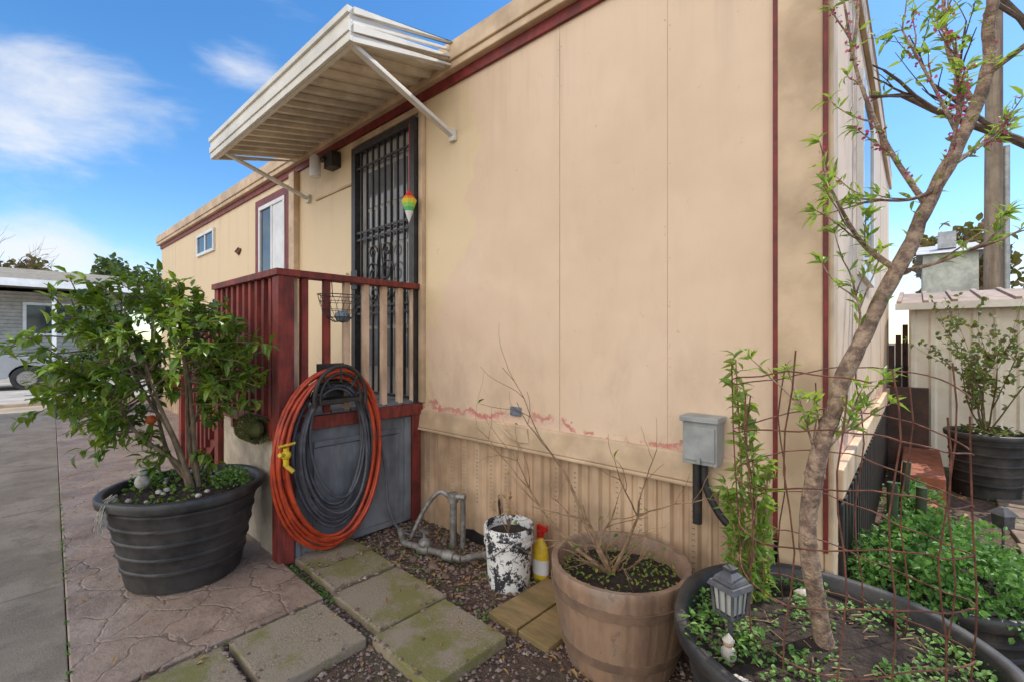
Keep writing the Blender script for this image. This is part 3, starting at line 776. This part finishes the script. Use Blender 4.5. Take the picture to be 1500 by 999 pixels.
w = MB(); tuft(w, -2.86, .86, .6, 260, .09, .09, .014); tuft(w, -3.3, .6, .58, 200, .12, .05, .014); w.build('tub_weeds', clovl, ct)

# ------------------------------------------------------------------ peach tree
B = Vector((-.2, 1.64, 0))
def P(a, z, b_=0): return B + U * a + F * b_ + Z * z
w = MB(); lf = MB()
tk = curve([P(0.0, .44), P(-.02, .58), P(-.055, .78), P(-.025, 1.03), P(.08, 1.36), P(.20, 1.60), P(.335, 1.86), P(.46, 2.15), P(.50, 2.45), P(.52, 2.9)], 10)
n = len(tk); rr = []
for i in range(n):
    t = i / (n - 1); rr.append(.019 * (1 - t) ** .6 + .0085 + (.018 if i == 0 else .012 if i == 1 else .006 if i == 2 else 0) + .004 * noise.noise(tk[i] * 34))
    tk[i] = tk[i] + Vector((noise.noise(tk[i] * 9), noise.noise(tk[i] * 9 + Vector((5, 5, 5))), 0)) * .012
w.tube(tk, rr, 14)
for i in range(26):  # knots and bark flakes
    k = R.randint(2, 50); a = rv(); a.z *= .3; w.ball(tk[k] + a.normalized() * rr[k] * .85, R.uniform(.004, .011), 0, 6, (1, 1, 1.4), .2)
brs = [([P(.21, 1.61), P(.10, 1.70), P(-.03, 1.85, -.05)], .010), ([P(.30, 1.80), P(.23, 2.01, .06), P(.17, 2.25, .1), P(.14, 2.5, .12)], .009),
       ([P(.34, 1.86), P(.24, 1.82), P(.12, 1.84, .05)], .007), ([P(.20, 1.60), P(.3, 1.63, -.05), P(.40, 1.68, -.08)], .007), ([P(.44, 2.1), P(.36, 2.28), P(.30, 2.5, -.05)], .009),
       ([P(.38, 1.93), P(.5, 2.0, .04), P(.66, 2.12, .1)], .009), ([P(.46, 2.18), P(.56, 2.3, -.1), P(.62, 2.55, -.1)], .009), ([P(.09, 1.38), P(.10, 1.48), P(.08, 1.56)], .005),
       ([P(-.022, 1.03), P(-.05, 1.12), P(-.06, 1.22, .03)], .005), ([P(-.015, 1.06), P(.03, 1.14, -.03), P(.05, 1.2, -.04)], .004), ([P(.31, 1.8), P(.31, 2.0, -.08), P(.25, 2.2, -.14)], .007),
       ([P(.15, 2.3, .1), P(.2, 2.5, .14), P(.22, 2.7, .2)], .006), ([P(.4, 2.0), P(.42, 2.2, .1), P(.38, 2.45, .18)], .007)]
allp = [tk[44:]]
for q, r in brs:
    c = curve(q, 6); w.tube(c, [r * (1 - .65 * i / (len(c) - 1)) for i in range(len(c))], 7); allp.append(c)
    for k in range(4):
        i = R.randint(4, len(c) - 1); d = (c[i] - c[i - 1]).normalized(); sub = []
        grow(w, c[i], d + rv() * .8 + Z * .3, R.uniform(.08, .2), .003, 1, 1, sub); allp.append(sub[0][1])
for c in allp:
    for i in range(1, len(c)):
        if R.random() < .36:
            for k in range(R.randint(2, 4)):
                lf.leaf(c[i] + rv() * .006, (c[i] - c[i - 1]).normalized() * .7 + rv() * .9 + Z * .35, R.uniform(.025, .052), R.uniform(.007, .011), 0, .4, R.uniform(0, .5))
        if R.random() < .5 and c[i].z > 1.9:
            for k in range(R.randint(2, 6)): lf.leaf(c[i] + rv() * .012, rv(), .013, .010, 1)
    if len(c) > 4:
        for k in range(6): lf.leaf(c[-1], (c[-1] - c[-2]).normalized() * .8 + rv() * .8, R.uniform(.035, .06), .010, 0, .4, .4)
pt = empty('peach_tree', P(0, .47)); w.build('trunk_and_limbs', barkp, pt, smooth=True); lf.build('leaves_and_blossoms', [peal, blos], pt)
w = MB(); lf = MB()
for (x, y), L in (((-.46, 1.76), .86), ((-.43, 1.73), .72), ((-.40, 1.78), .5), ((-.49, 1.70), .42)):
    c = curve([(x, y, .47), (x + R.uniform(-.03, .03), y + R.uniform(-.02, .03), .47 + L * .5), (x + R.uniform(-.04, .03), y, .47 + L)], 10)
    w.tube(c, [.006 * (1 - .6 * i / 20) for i in range(len(c))], 6)
    for i in range(2, len(c)):
        for k in range(8): lf.leaf(c[i] + rv() * .01, rv() + Z * .35, R.uniform(.03, .065), R.uniform(.011, .018), 0, .4, .5)
sa = empty('leafy_sapling', (-.45, 1.75, .47)); w.build('stems', twigm, sa); lf.build('leaves', peal, sa)
# clover
w = MB()
for i in range(60):
    a = R.uniform(0, 6.28); q = .38 * R.random() ** .5
    tuft(w, -.2 + q * math.cos(a), 1.63 + q * math.sin(a), .485, R.randint(8, 40), R.uniform(.03, .08), .03, .013)
tuft(w, -.45, 1.45, .49, 160, .12, .05, .016)
w.build('clover_ground_cover', clovl, origin=(-.2, 1.63, .48))
w = MB()
for i in range(90):
    a = R.uniform(0, 6.28); q = .37 * R.random() ** .5; p = Vector((-.2 + q * math.cos(a), 1.63 + q * math.sin(a), .505))
    w.tube([p, p + Vector((R.uniform(-1, 1), R.uniform(-1, 1), .1)) * R.uniform(.02, .06)], .0018, 4)
w.build('twig_litter', twigm, origin=(-.2, 1.63, .5))
# mesh cage
w = MB(); cx, cy = -.17, 1.66; rc = .255
def cg(a, z): 
    q = rc * (1 + .10 * math.sin(2 * a + 1) + .09 * noise.noise(Vector((a, z * 2, 2)))); return Vector((cx + q * math.cos(a), cy + q * math.sin(a), z + .03 * math.sin(a * 2 + z * 4) + .012 * noise.noise(Vector((a * 3, z * 5, 0)))))
for k in range(6): w.tube([cg(2 * math.pi * i / 48, .56 + k * .145) for i in range(49 if k < 5 else 40)], .0023, 5, 0, False)
for j in range(13):
    a = 2 * math.pi * j / 13; w.tube([cg(a + .05 * math.sin(i * 1.3 + j), .44 + i * .1) for i in range(9 + (j % 2))], .0023, 5)
w.build('wire_cage', rust, origin=(cx, cy, .5))
# solar lantern
w = MB(); lx, ly = -.415, 1.45
def sq(r0, r1, z0, z1, mi=0): w.lathe([(r0, z0), (r1, z1)], lx, ly, 4, mi, True, rot=.4)
w.tube([(lx, ly, .45), (lx, ly, .585)], .008, 8)
sq(.03, .045, .575, .592); sq(.038, .046, .597, .665, 1); sq(.066, .058, .668, .683); sq(.05, .045, .684, .695); sq(.045, .018, .6955, .715); sq(.02, .022, .716, .726)
for k in range(4):
    a = .4 + k * math.pi / 2
    w.tube([(lx + .044 * math.cos(a), ly + .044 * math.sin(a), .59), (lx + .052 * math.cos(a), ly + .052 * math.sin(a), .668)], .005, 5)
    for t in (.33, .66):
        a2 = a + math.pi / 2; p0 = Vector((math.cos(a), math.sin(a), 0)); p1 = Vector((math.cos(a2), math.sin(a2), 0)); q = p0.lerp(p1, t)
        w.tube([Vector((lx, ly, .592)) + q * .045, Vector((lx, ly, .667)) + q * .052], .0025, 4)
w.build('solar_lantern', [lantern, lglass], origin=(lx, ly, .47), bevel=.001)
w = MB(); w.ball((-.40, 1.38, .51), .022, 0, 10, (1, .8, 1.1)); w.ball((-.40, 1.38, .543), .015, 1, 10); w.lathe([(.017, .548), (.001, .568)], -.40, 1.38, 10, 0, True); w.build('garden_gnome', [stone, simple('gnome_skin', (.5, .3, .2))], origin=(-.40, 1.38, .5), smooth=True)
w = MB()
for i in range(9): w.ball((-.36 + .028 * i * .5, 1.30 - .012 * i, .50 + .012 * math.sin(i * .4)), .035 - abs(i - 4) * .004, 0, 10, (.55, 1.0, .6))
w.ball((-.22, 1.28, .5), .03, 0, 9, (1, .8, .5), .1); w.ball((-.3, 1.9, .5), .03, 0, 9, (1, .8, .6), .1); w.build('seashell_and_stones', stone, origin=(-.36, 1.34, .48), smooth=True)

# herb bush
def dome(w, c, rx, ry, h, n, L, wd, mi=0):
    for i in range(n):
        v = rv(); v.z = abs(v.z); k = R.uniform(.7, 1.0) * (1 + .35 * noise.noise(v * 3.2 + Vector(c)))
        p = Vector(c) + Vector((v.x * rx * k, v.y * ry * k, v.z * h * k))
        w.leaf(p, v * .6 + rv() * .9, L * R.uniform(.7, 1.3), wd * R.uniform(.7, 1.2), mi, .35, .2)
w = MB(); dome(w, (.08, 2.58, .36), .30, .30, .30, 3600, .026, .018); dome(w, (-.02, 2.42, .36), .2, .2, .2, 1200, .026, .018); w.build('oregano_bush', herbl, origin=(.08, 2.58, .4))
w = MB(); dome(w, (.5, 2.72, .3), .22, .22, .12, 900, .026, .018); w.build('oregano_bush', herbl, origin=(.5, 2.72, .35))
w = MB(); dome(w, (.25, 3.6, GZ), .3, .35, .16, 1000, .05, .03); dome(w, (-.0, 4.6, GZ), .16, .5, .22, 800, .05, .03); w.build('garden_greenery', herbl, origin=(.2, 3.8, GZ))

# bucket
e = empty('paint_bucket', (-1.675, 1.86, GZ)); w = MB()
w.lathe([(.112, GZ), (.128, .30), (.128, .302), (.136, .305), (.136, .325), (.13, .327), (.13, .345), (.137, .347), (.137, .39), (.133, .398), (.125, .398), (.118, .2)], -1.675, 1.86, 48)
w.build('pail', bucket_mat(), e, smooth=True)
w = MB(); w.lathe([(.001, .35), (.122, .345)], -1.675, 1.86, 30); w.build('soil', soil, e)
w = MB(); lp = []
for i in range(4): grow(w, Vector((-1.67, 1.85, .35)), Vector((R.uniform(-.5, .4), R.uniform(-.3, .2), 1)), .13, .003, 0, 1, lp)
for l_, q in lp: w.leaf(q[-1], rv(), .03, .015, 1)
w.build('twigs', [twigm, dryleaf], e)
w = MB(); w.tube([(-1.675 + .14 * math.cos(a), 1.86 + .14 * math.sin(a), .36 - .13 * abs(math.sin(a + .7))) for a in [-2.27 + .157 * i for i in range(21)]], .003, 5); w.build('handle', galv, e)
# bottle
w = MB(); bx, by = -1.57, 2.01
w.lathe([(.042, GZ), (.05, .085), (.05, .22), (.042, .26), (.018, .30), (.016, .315)], bx, by, 24, 0, True, ell=(1, .7)); w.lathe([(.02, .31), (.02, .345), (.012, .35)], bx, by, 16, 1, True)
w.box(bx - .02, bx + .045, by - .012, by + .012, .345, .375, 1); w.box(bx - .02, bx - .008, by - .008, by + .008, .30, .344, 1)
w.lathe([(.0515, .11), (.0515, .19)], bx, by, 24, 2, ell=(1, .7)); w.build('spray_bottle', [yellow, redp, whitep], origin=(bx, by, GZ), smooth=True)

# valve pipes
w = MB()
w.tube([(-2.24, 1.95, .03), (-2.24, 1.95, .38)], .024, 12); w.tube([(-2.24, 1.95, .36), (-2.24, 1.95, .42)], .034, 8)
w.tube([(-2.18, 1.98, .03), (-2.18, 1.98, .40)], .018, 12); w.tube([(-2.24, 1.95, .40), (-2.16, 1.98, .40)], .02, 10)
w.tube(curve([(-2.26, 1.95, .38), (-2.32, 1.9, .42), (-2.40, 1.84, .30), (-2.46, 1.78, .12)]), .015, 10)
w.tube([(-2.46, 1.72, .11), (-2.0, 1.80, .12)], .02, 12); w.tube([(-2.32, 1.74, .11), (-2.24, 1.76, .12)], .034, 8); w.tube([(-2.12, 1.775, .12), (-2.05, 1.79, .12)], .032, 8)
w.tube([(-2.0, 1.80, .12), (-1.92, 1.93, .13)], .02, 10); w.tube([(-2.46, 1.72, .11), (-2.47, 1.70, .2)], .018, 10); w.ball((-2.28, 1.75, .15), .04, 0, 10, (1.1, 1, .8)); w.tube([(-2.28, 1.75, .15), (-2.28, 1.75, .22)], .01, 8); w.box(-2.32, -2.24, 1.742, 1.758, .215, .225)
w.build('water_valve_pipes', galv, origin=(-2.24, 1.9, GZ), smooth=True)
w = MB()
for i in range(18): w.ball((R.uniform(-2.6, -1.85), R.uniform(1.6, 2.0), GZ + .01), R.uniform(.015, .035), 0, 7, (1, .8, .6), .2)
w.build('rocks', simple('brown_rock', (.26, .18, .13), (.15, .10, .08), 20, .9, .5), origin=(-2.2, 1.8, GZ))

# ------------------------------------------------------------------ right side garden
sh = empty('garden_shed', (1.5, 8, GZ)); w = MB()
w.box(-.06, 3.2, 6.66, 9.4, .07, 1.78, 0); x = -.06
while x < 3.2: w.prism([(x, 6.66, .1), (x + .02, 6.64, .1), (x + .05, 6.64, .1), (x + .07, 6.66, .1)], (0, 0, 1.68)); x += .16
w.build('walls', shedm, sh)
w = MB(); w.hexa([(-.16, 6.5, 1.78), (3.3, 6.5, 1.78), (3.3, 8, 2.0), (-.16, 8, 2.0), (-.16, 6.5, 1.80), (3.3, 6.5, 1.80), (3.3, 8, 2.02), (-.16, 8, 2.02)])
x = -.16
while x < 3.2: w.hexa([(x, 6.49, 1.80), (x + .04, 6.49, 1.80), (x + .04, 8, 2.02), (x, 8, 2.02), (x, 6.49, 1.825), (x + .04, 6.49, 1.825), (x + .04, 8, 2.045), (x, 8, 2.045)]); x += .22
w.build('roof', shedr, sh)
w = MB(); w.box(-.17, 3.3, 6.47, 6.495, 1.73, 1.80); w.build('eave_trim', white, sh)
w = MB()
for i in range(3): w.box(-.24 + i * .06, -.19 + i * .06, 6.9 + i * .05, 6.95 + i * .05, .07, 1.35 + i * .12)
w.box(-.24, .1, 6.45, 6.6, .07, .9); w.build('stacked_boards', simple('dark_boards', (.07, .045, .035), (.12, .06, .045), 10), origin=(-.1, 6.7, GZ))
w = MB(); w.box(-.1, .18, 5.0, 6.3, .06, .30); w.box(-.02, .12, 4.4, 4.9, .06, .22); w.build('terracotta_planter', terra, bevel=.01, origin=(0, 5.6, GZ))
w = MB()
for i in range(9): 
    w.box(.50 + R.uniform(-.02, .02), .72, 3.2 + i * .3, 3.47 + i * .3, .05, GZ + .03, 0, R.uniform(-.08, .08)); w.box(.74, .98, 3.2 + i * .3, 3.47 + i * .3, .05, GZ + .03, 0, R.uniform(-.08, .08))
w.build('brick_path', simple('path_brick', (.27, .2, .15), (.17, .13, .1), 9, .9, .5), bevel=.008)
w = MB(); lf = MB(); lp = []
for i in range(9):
    a = R.uniform(0, 6.28); grow(w, Vector((.45, 5.67, .58)), Vector((math.cos(a) * .5, math.sin(a) * .5, 1)), R.uniform(.45, .68), .008, 0, 2, lp, 0, .6, .15, .05, 3, 5)
for l_, q in lp:
    for p in q[1:]:
        if R.random() < .6:
            for k in range(3): lf.leaf(p, rv(), .045, .028)
tuft(lf, .45, 5.67, .6, 160, .2, .04, .03)
ro = empty('rose_bush', (.45, 5.67, .58)); w.build('canes', simple('rose_cane', (.12, .14, .05), (.16, .07, .05), 20), ro); lf.build('leaves', rosel, ro)
w = MB(); w.tube([(-.12, 4.0, .07), (-.12, 4.0, .45)], .03, 8); w.tube([(-.08, 4.5, .07), (-.05, 4.5, .5)], .025, 8); w.tube([(.02, 4.2, .07), (.03, 4.2, .4)], .03, 8)
w.build('cactus', simple('cactus_green', (.04, .06, .03), (.06, .09, .04), 20), origin=(-.1, 4.2, GZ), smooth=True)
w = MB(); w.tube([(.42, 4.3, .07), (.42, 4.3, .2)], .008, 6); w.lathe([(.05, .2), (.055, .28), (.075, .285), (.02, .33)], .42, 4.3, 4, 0, True); w.build('solar_lantern', lantern, origin=(.42, 4.3, GZ))
w = MB(); w.tube([(1.13, 13, .07), (1.16, 13, 10.5)], [.15, .11], 14, 0); w.tube([(1.32, 13.05, .07), (1.32, 13.05, 5.2)], .05, 12, 1); w.box(.1, 2.3, 12.93, 13.05, 9.7, 9.82, 0)
w.build('utility_pole', [polem, boxm], origin=(1.13, 13, GZ), smooth=True)
nb = empty('neighbour_mobile_home', (1, 20, GZ)); w = MB(); w.box(.15, 1.3, 18, 24, .07, 3.9, 0); w.build('walls', simple('pale_green_siding', (.55, .57, .50), None, 4), nb)
w = MB(); w.prism([(.0, 17.8, 3.9), (.0, 24.2, 3.9), (.0, 21, 4.6)], (1.45, 0, 0)); w.box(.5, .9, 19, 19.4, 4.2, 4.7); w.build('roof', simple('grey_roof', (.5, .51, .52), None, 4), nb)
# second fruit tree at the right
w = MB(); lf = MB(); lp = []
b0 = Vector((.95, 4.4, GZ)); w.tube(curve([b0, b0 + Vector((-.02, .02, 1.2)), b0 + Vector((-.1, -.05, 2.3)), b0 + Vector((-.2, -.1, 3.0))]), [.09 - .002 * i for i in range(19)], 12)
for d, z, L in ((Vector((-.8, -.25, .75)), 2.3, 1.2), (Vector((-.5, .1, 1)), 2.9, 1.2), (Vector((.3, -.3, 1)), 2.8, 1.2), (Vector((-.7, -.5, 1.1)), 2.6, 1.0), (Vector((.6, .4, .7)), 2.5, 1.2)):
    grow(w, b0 + Vector((-.12, -.06, z)), d, L, .035, 0, 3, lp, 0, .55, .14, .03, 3, 7)
for l_, q in lp:
    if l_ >= 2:
        for p in q[2:]:
            if R.random() < .4:
                for k in range(4): lf.leaf(p, rv() + Z * .3, R.uniform(.05, .09), .02)
ft = empty('fruit_tree', b0); w.build('trunk_and_limbs', barkd, ft, smooth=True); lf.build('leaves', peal, ft)

# ------------------------------------------------------------------ left background
nh = empty('neighbour_house', (-27, -1, GZ)); w = MB()
w.box(-33, -26, -14, 3.6, .07, 3.3); w.build('walls', simple('cream_siding', (.50, .48, .43), (.44, .42, .37), 3), nh)
w = MB(); w.hexa([(-33.5, -15, 3.45), (-24, -15, 3.45), (-24, 3.9, 3.45), (-33.5, 3.9, 3.45), (-33.5, -15, 3.6), (-24, -15, 3.6), (-24, 3.9, 3.6), (-33.5, 3.9, 3.6)])
w.prism([(-33.5, -15, 3.601), (-24.1, -15, 3.601), (-28.8, -15, 4.5)], (0, 18.8, 0)); w.build('roof', simple('tan_shingle_roof', (.27, .235, .18), (.21, .185, .14), 6), nh)
w = MB(); w.box(-23.98, -23.9, -15, 3.95, 3.35, 3.62); w.box(-24.2, -24.08, 1.3, 1.42, .07, 3.44); w.box(-24.2, -24.08, -4, -3.88, .07, 3.44)
for ya in (-6, -2.6, .6): w.box(-25.99, -25.93, ya, ya + .1, 1.6, 2.9); w.box(-25.99, -25.93, ya + 1.7, ya + 1.8, 1.6, 2.9); w.box(-25.99, -25.93, ya + .101, ya + 1.699, 2.8, 2.9); w.box(-25.99, -25.93, ya + .101, ya + 1.699, 1.6, 1.7)
w.build('fascia_and_frames', whitep, nh)
w = MB()
for ya in (-6, -2.6, .6): w.box(-25.99, -25.96, ya + .1, ya + 1.7, 1.7, 2.8)
w.build('windows', glass, nh)
w = MB()
for z in [.5 + i * .14 for i in range(20)]: w.box(-25.998, -25.975, -14, 3.6, z, z + .02)
w.build('lap_lines', simple('lap_shadow', (.36, .34, .3)), nh)
w = MB(); w.box(-24.0, -23.6, 1.6, 4.4, .05, .6); w.box(-16.2, -15.9, .6, 1.5, .05, .40); w.build('planter_box', simple('brown_planter', (.16, .09, .06), None, 8), origin=(-23.8, 3, GZ))
w = MB(); dome(w, (-23.8, 2.5, .5), .35, 1.0, .5, 500, .14, .1); dome(w, (-22.9, 4.6, .1), .8, .9, 1.5, 800, .16, .12); w.build('shrub', farl, origin=(-23.8, 3, .5))
# car (nose toward +Y)
car = empty('parked_car', (-18.5, -1.2, GZ)); w = MB(); f0 = 1.35; CX = 1.6
side = [(0, .35), (.02, .62), (-.12, .78), (-.9, .92), (-1.25, .97), (-3.55, .98), (-4.2, .95), (-4.35, .7), (-4.35, .35)]
def arch(c): return [(c + .36 * math.cos(a), .33 + .36 * math.sin(a)) for a in [math.pi - math.pi * i / 10 for i in range(11)]]
poly = side + [(-4.0, .25)] + arch(-3.5) + arch(-.85) + [(-.1, .25)]
w.prism([(-21.35 + CX, f0 + a, GZ + z - .0) for a, z in poly], (1.7, 0, 0), 0)
cab = [(-1.2, .96), (-1.95, 1.36), (-3.1, 1.40), (-3.85, .97)]
w.add([(-21.3 + CX, f0 + a, GZ + z) if z < 1 else (-21.12 + CX, f0 + a, GZ + z) for a, z in cab] + [(-19.7 + CX, f0 + a, GZ + z) if z < 1 else (-19.88 + CX, f0 + a, GZ + z) for a, z in cab], [(0, 1, 2, 3), (7, 6, 5, 4), (0, 4, 5, 1), (2, 6, 7, 3)], 1)
w.add([(-21.12 + CX, f0 - 1.95, GZ + 1.362), (-21.12 + CX, f0 - 3.1, GZ + 1.402), (-19.88 + CX, f0 - 3.1, GZ + 1.402), (-19.88 + CX, f0 - 1.95, GZ + 1.362)], [(0, 1, 2, 3)], 0)
w.box(-19.66 + CX, -19.62 + CX, f0 - .35, f0 - .05, GZ + .62, GZ + .74, 3)
w.build('body', [silver, glass, rubber, whitep], car, bevel=.03)
w = MB()
for yc in (-.85, -3.5):
    for xs in (-19.86 + CX, -21.34 + CX):
        w.tube([(xs, f0 + yc, GZ + .32), (xs + .2, f0 + yc, GZ + .32)], .32, 24, 0); w.tube([(xs + .201, f0 + yc, GZ + .32), (xs + .212, f0 + yc, GZ + .32)], .2, 20, 1)
w.build('wheels', [rubber, galv], car)
# far trees
w = MB(); lp = []; b0 = Vector((-37, -.8, 0)); w.tube([b0, b0 + Z * 3.2], [.25, .16], 8)
for i in range(7): a = i * .9; grow(w, b0 + Z * 2.8, Vector((math.cos(a) * .7, math.sin(a) * .7, 1)), 2.9, .09, 0, 3, lp, 0, .6, .15, .05, 3, 5)
w.build('bare_tree', barkd, origin=b0)
def fartree(name, c, r, h, mat, n=1100):
    w = MB(); c = Vector(c); w.tube([c, c + Z * h * .6], [.2, .1], 8, 1)
    for k in range(9):
        cc = c + Z * h * R.uniform(.45, .85) + Vector((R.uniform(-.5, .5), R.uniform(-.5, .5), 0)) * r
        for i in range(n // 9):
            v = rv() * R.uniform(.4, 1) * r * .55; w.leaf(cc + v, rv(), .5, .3, 0)
    w.build(name, [mat, barkd], origin=c)
fartree('broadleaf_tree', (-52, .8, 0), 2.6, 8.2, farb); fartree('broadleaf_tree', (-50, 6.2, 0), 2.2, 8.6, farl); fartree('broadleaf_tree', (-56, 10, 0), 3, 9.0, farl); fartree('broadleaf_tree', (-60, -4, 0), 3, 10, farb)
fartree('broadleaf_tree', (2.2, 34, 0), 2.5, 8, farb)

# ------------------------------------------------------------------ world / sun / camera
EL, AZ = 54, 28
W = bpy.data.worlds.new('World'); scene.world = W; W.use_nodes = True
nt = W.node_tree; nt.nodes.clear(); N = nt.nodes.new; L = nt.links.new
out = N('ShaderNodeOutputWorld'); bg = N('ShaderNodeBackground'); bg.inputs[1].default_value = .15; L(bg.outputs[0], out.inputs[0])
sk = N('ShaderNodeTexSky'); sk.sky_type = 'NISHITA'; sk.sun_disc = False; sk.sun_elevation = math.radians(EL); sk.sun_rotation = math.radians(AZ); sk.air_density = 1.0; sk.dust_density = .3; sk.ozone_density = 2.5
hs_ = N('ShaderNodeHueSaturation'); hs_.inputs['Saturation'].default_value = 1.28; hs_.inputs['Value'].default_value = 1.5; L(sk.outputs[0], hs_.inputs['Color'])
tc = N('ShaderNodeTexCoord'); nrm = N('ShaderNodeVectorMath'); nrm.operation = 'NORMALIZE'; L(tc.outputs['Generated'], nrm.inputs[0])
mp = N('ShaderNodeMapping'); mp.inputs['Scale'].default_value = (1, 1.3, 3.2); mp.inputs['Rotation'].default_value = (.25, 0, 0); L(nrm.outputs[0], mp.inputs[0])
nz = N('ShaderNodeTexNoise'); nz.inputs['Scale'].default_value = 2.6; nz.inputs['Detail'].default_value = 6; nz.inputs['Roughness'].default_value = .58; nz.inputs['Distortion'].default_value = .35; L(mp.outputs[0], nz.inputs['Vector'])
def mth(op, a, b):
    n = N('ShaderNodeMath'); n.operation = op
    for i, q in enumerate((a, b)):
        if isinstance(q, bpy.types.NodeSocket): L(q, n.inputs[i])
        else: n.inputs[i].default_value = q
    return n.outputs[0]
tot = None
for d, wid, amp in (((-.923, .104, .372), .12, .33), ((-.842, .275, .464), .07, .20), ((-.96, .014, .281), .10, .24), ((-.985, .064, .13), .11, .34), ((.02, .99, .13), .25, .22), ((-.95, .3, .12), .1, .15)):
    v = N('ShaderNodeVectorMath'); v.operation = 'SUBTRACT'; L(nrm.outputs[0], v.inputs[0]); v.inputs[1].default_value = d
    v2 = N('ShaderNodeVectorMath'); v2.operation = 'MULTIPLY'; L(v.outputs[0], v2.inputs[0]); v2.inputs[1].default_value = (1, 1, 2.2)
    ln = N('ShaderNodeVectorMath'); ln.operation = 'LENGTH'; L(v2.outputs[0], ln.inputs[0])
    mr = N('ShaderNodeMapRange'); mr.interpolation_type = 'SMOOTHSTEP'; L(ln.outputs['Value'], mr.inputs[0]); mr.inputs[1].default_value = 0; mr.inputs[2].default_value = wid * 2; mr.inputs[3].default_value = amp; mr.inputs[4].default_value = 0
    tot = mr.outputs[0] if tot is None else mth('ADD', tot, mr.outputs[0])
# added bright cloud bank behind the camera, unseen, to fill-light the front wall
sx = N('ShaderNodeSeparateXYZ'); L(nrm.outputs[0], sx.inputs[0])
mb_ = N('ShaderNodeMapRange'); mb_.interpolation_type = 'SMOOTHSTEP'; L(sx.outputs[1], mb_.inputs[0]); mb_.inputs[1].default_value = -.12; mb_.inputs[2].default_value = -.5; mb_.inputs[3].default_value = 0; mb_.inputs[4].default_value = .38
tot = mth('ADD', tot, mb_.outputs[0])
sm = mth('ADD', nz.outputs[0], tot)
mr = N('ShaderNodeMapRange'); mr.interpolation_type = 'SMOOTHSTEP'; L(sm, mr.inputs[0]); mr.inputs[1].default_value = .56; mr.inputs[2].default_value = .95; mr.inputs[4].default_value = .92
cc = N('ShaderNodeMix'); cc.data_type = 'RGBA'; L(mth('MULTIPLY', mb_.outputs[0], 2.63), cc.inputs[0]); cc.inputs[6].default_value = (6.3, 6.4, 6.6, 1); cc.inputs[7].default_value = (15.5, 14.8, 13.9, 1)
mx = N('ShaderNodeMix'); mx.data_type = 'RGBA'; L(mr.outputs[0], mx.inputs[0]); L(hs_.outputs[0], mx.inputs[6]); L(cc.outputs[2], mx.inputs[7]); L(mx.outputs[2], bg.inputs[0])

S = Vector((math.sin(math.radians(AZ)) * math.cos(math.radians(EL)), math.cos(math.radians(AZ)) * math.cos(math.radians(EL)), math.sin(math.radians(EL))))
sd = bpy.data.lights.new('sun', 'SUN'); sd.energy = 4.5; sd.angle = math.radians(.5); sd.color = (1, .95, .87)
so = bpy.data.objects.new('sun', sd); so.rotation_euler = (-S).to_track_quat('-Z', 'Y').to_euler(); so.location = (0, 0, 20); scene.collection.objects.link(so)
cd = bpy.data.cameras.new('camera'); cd.lens = 16; cd.sensor_width = 36; cd.clip_end = 2000; cd.clip_start = .02
co = bpy.data.objects.new('camera', cd); co.location = (0, 0, 1.4); co.rotation_euler = (math.radians(90), 0, math.radians(41.6)); scene.collection.objects.link(co)
scene.camera = co
scene.view_settings.view_transform = 'Standard'; scene.view_settings.look = 'None'; scene.view_settings.exposure = 0
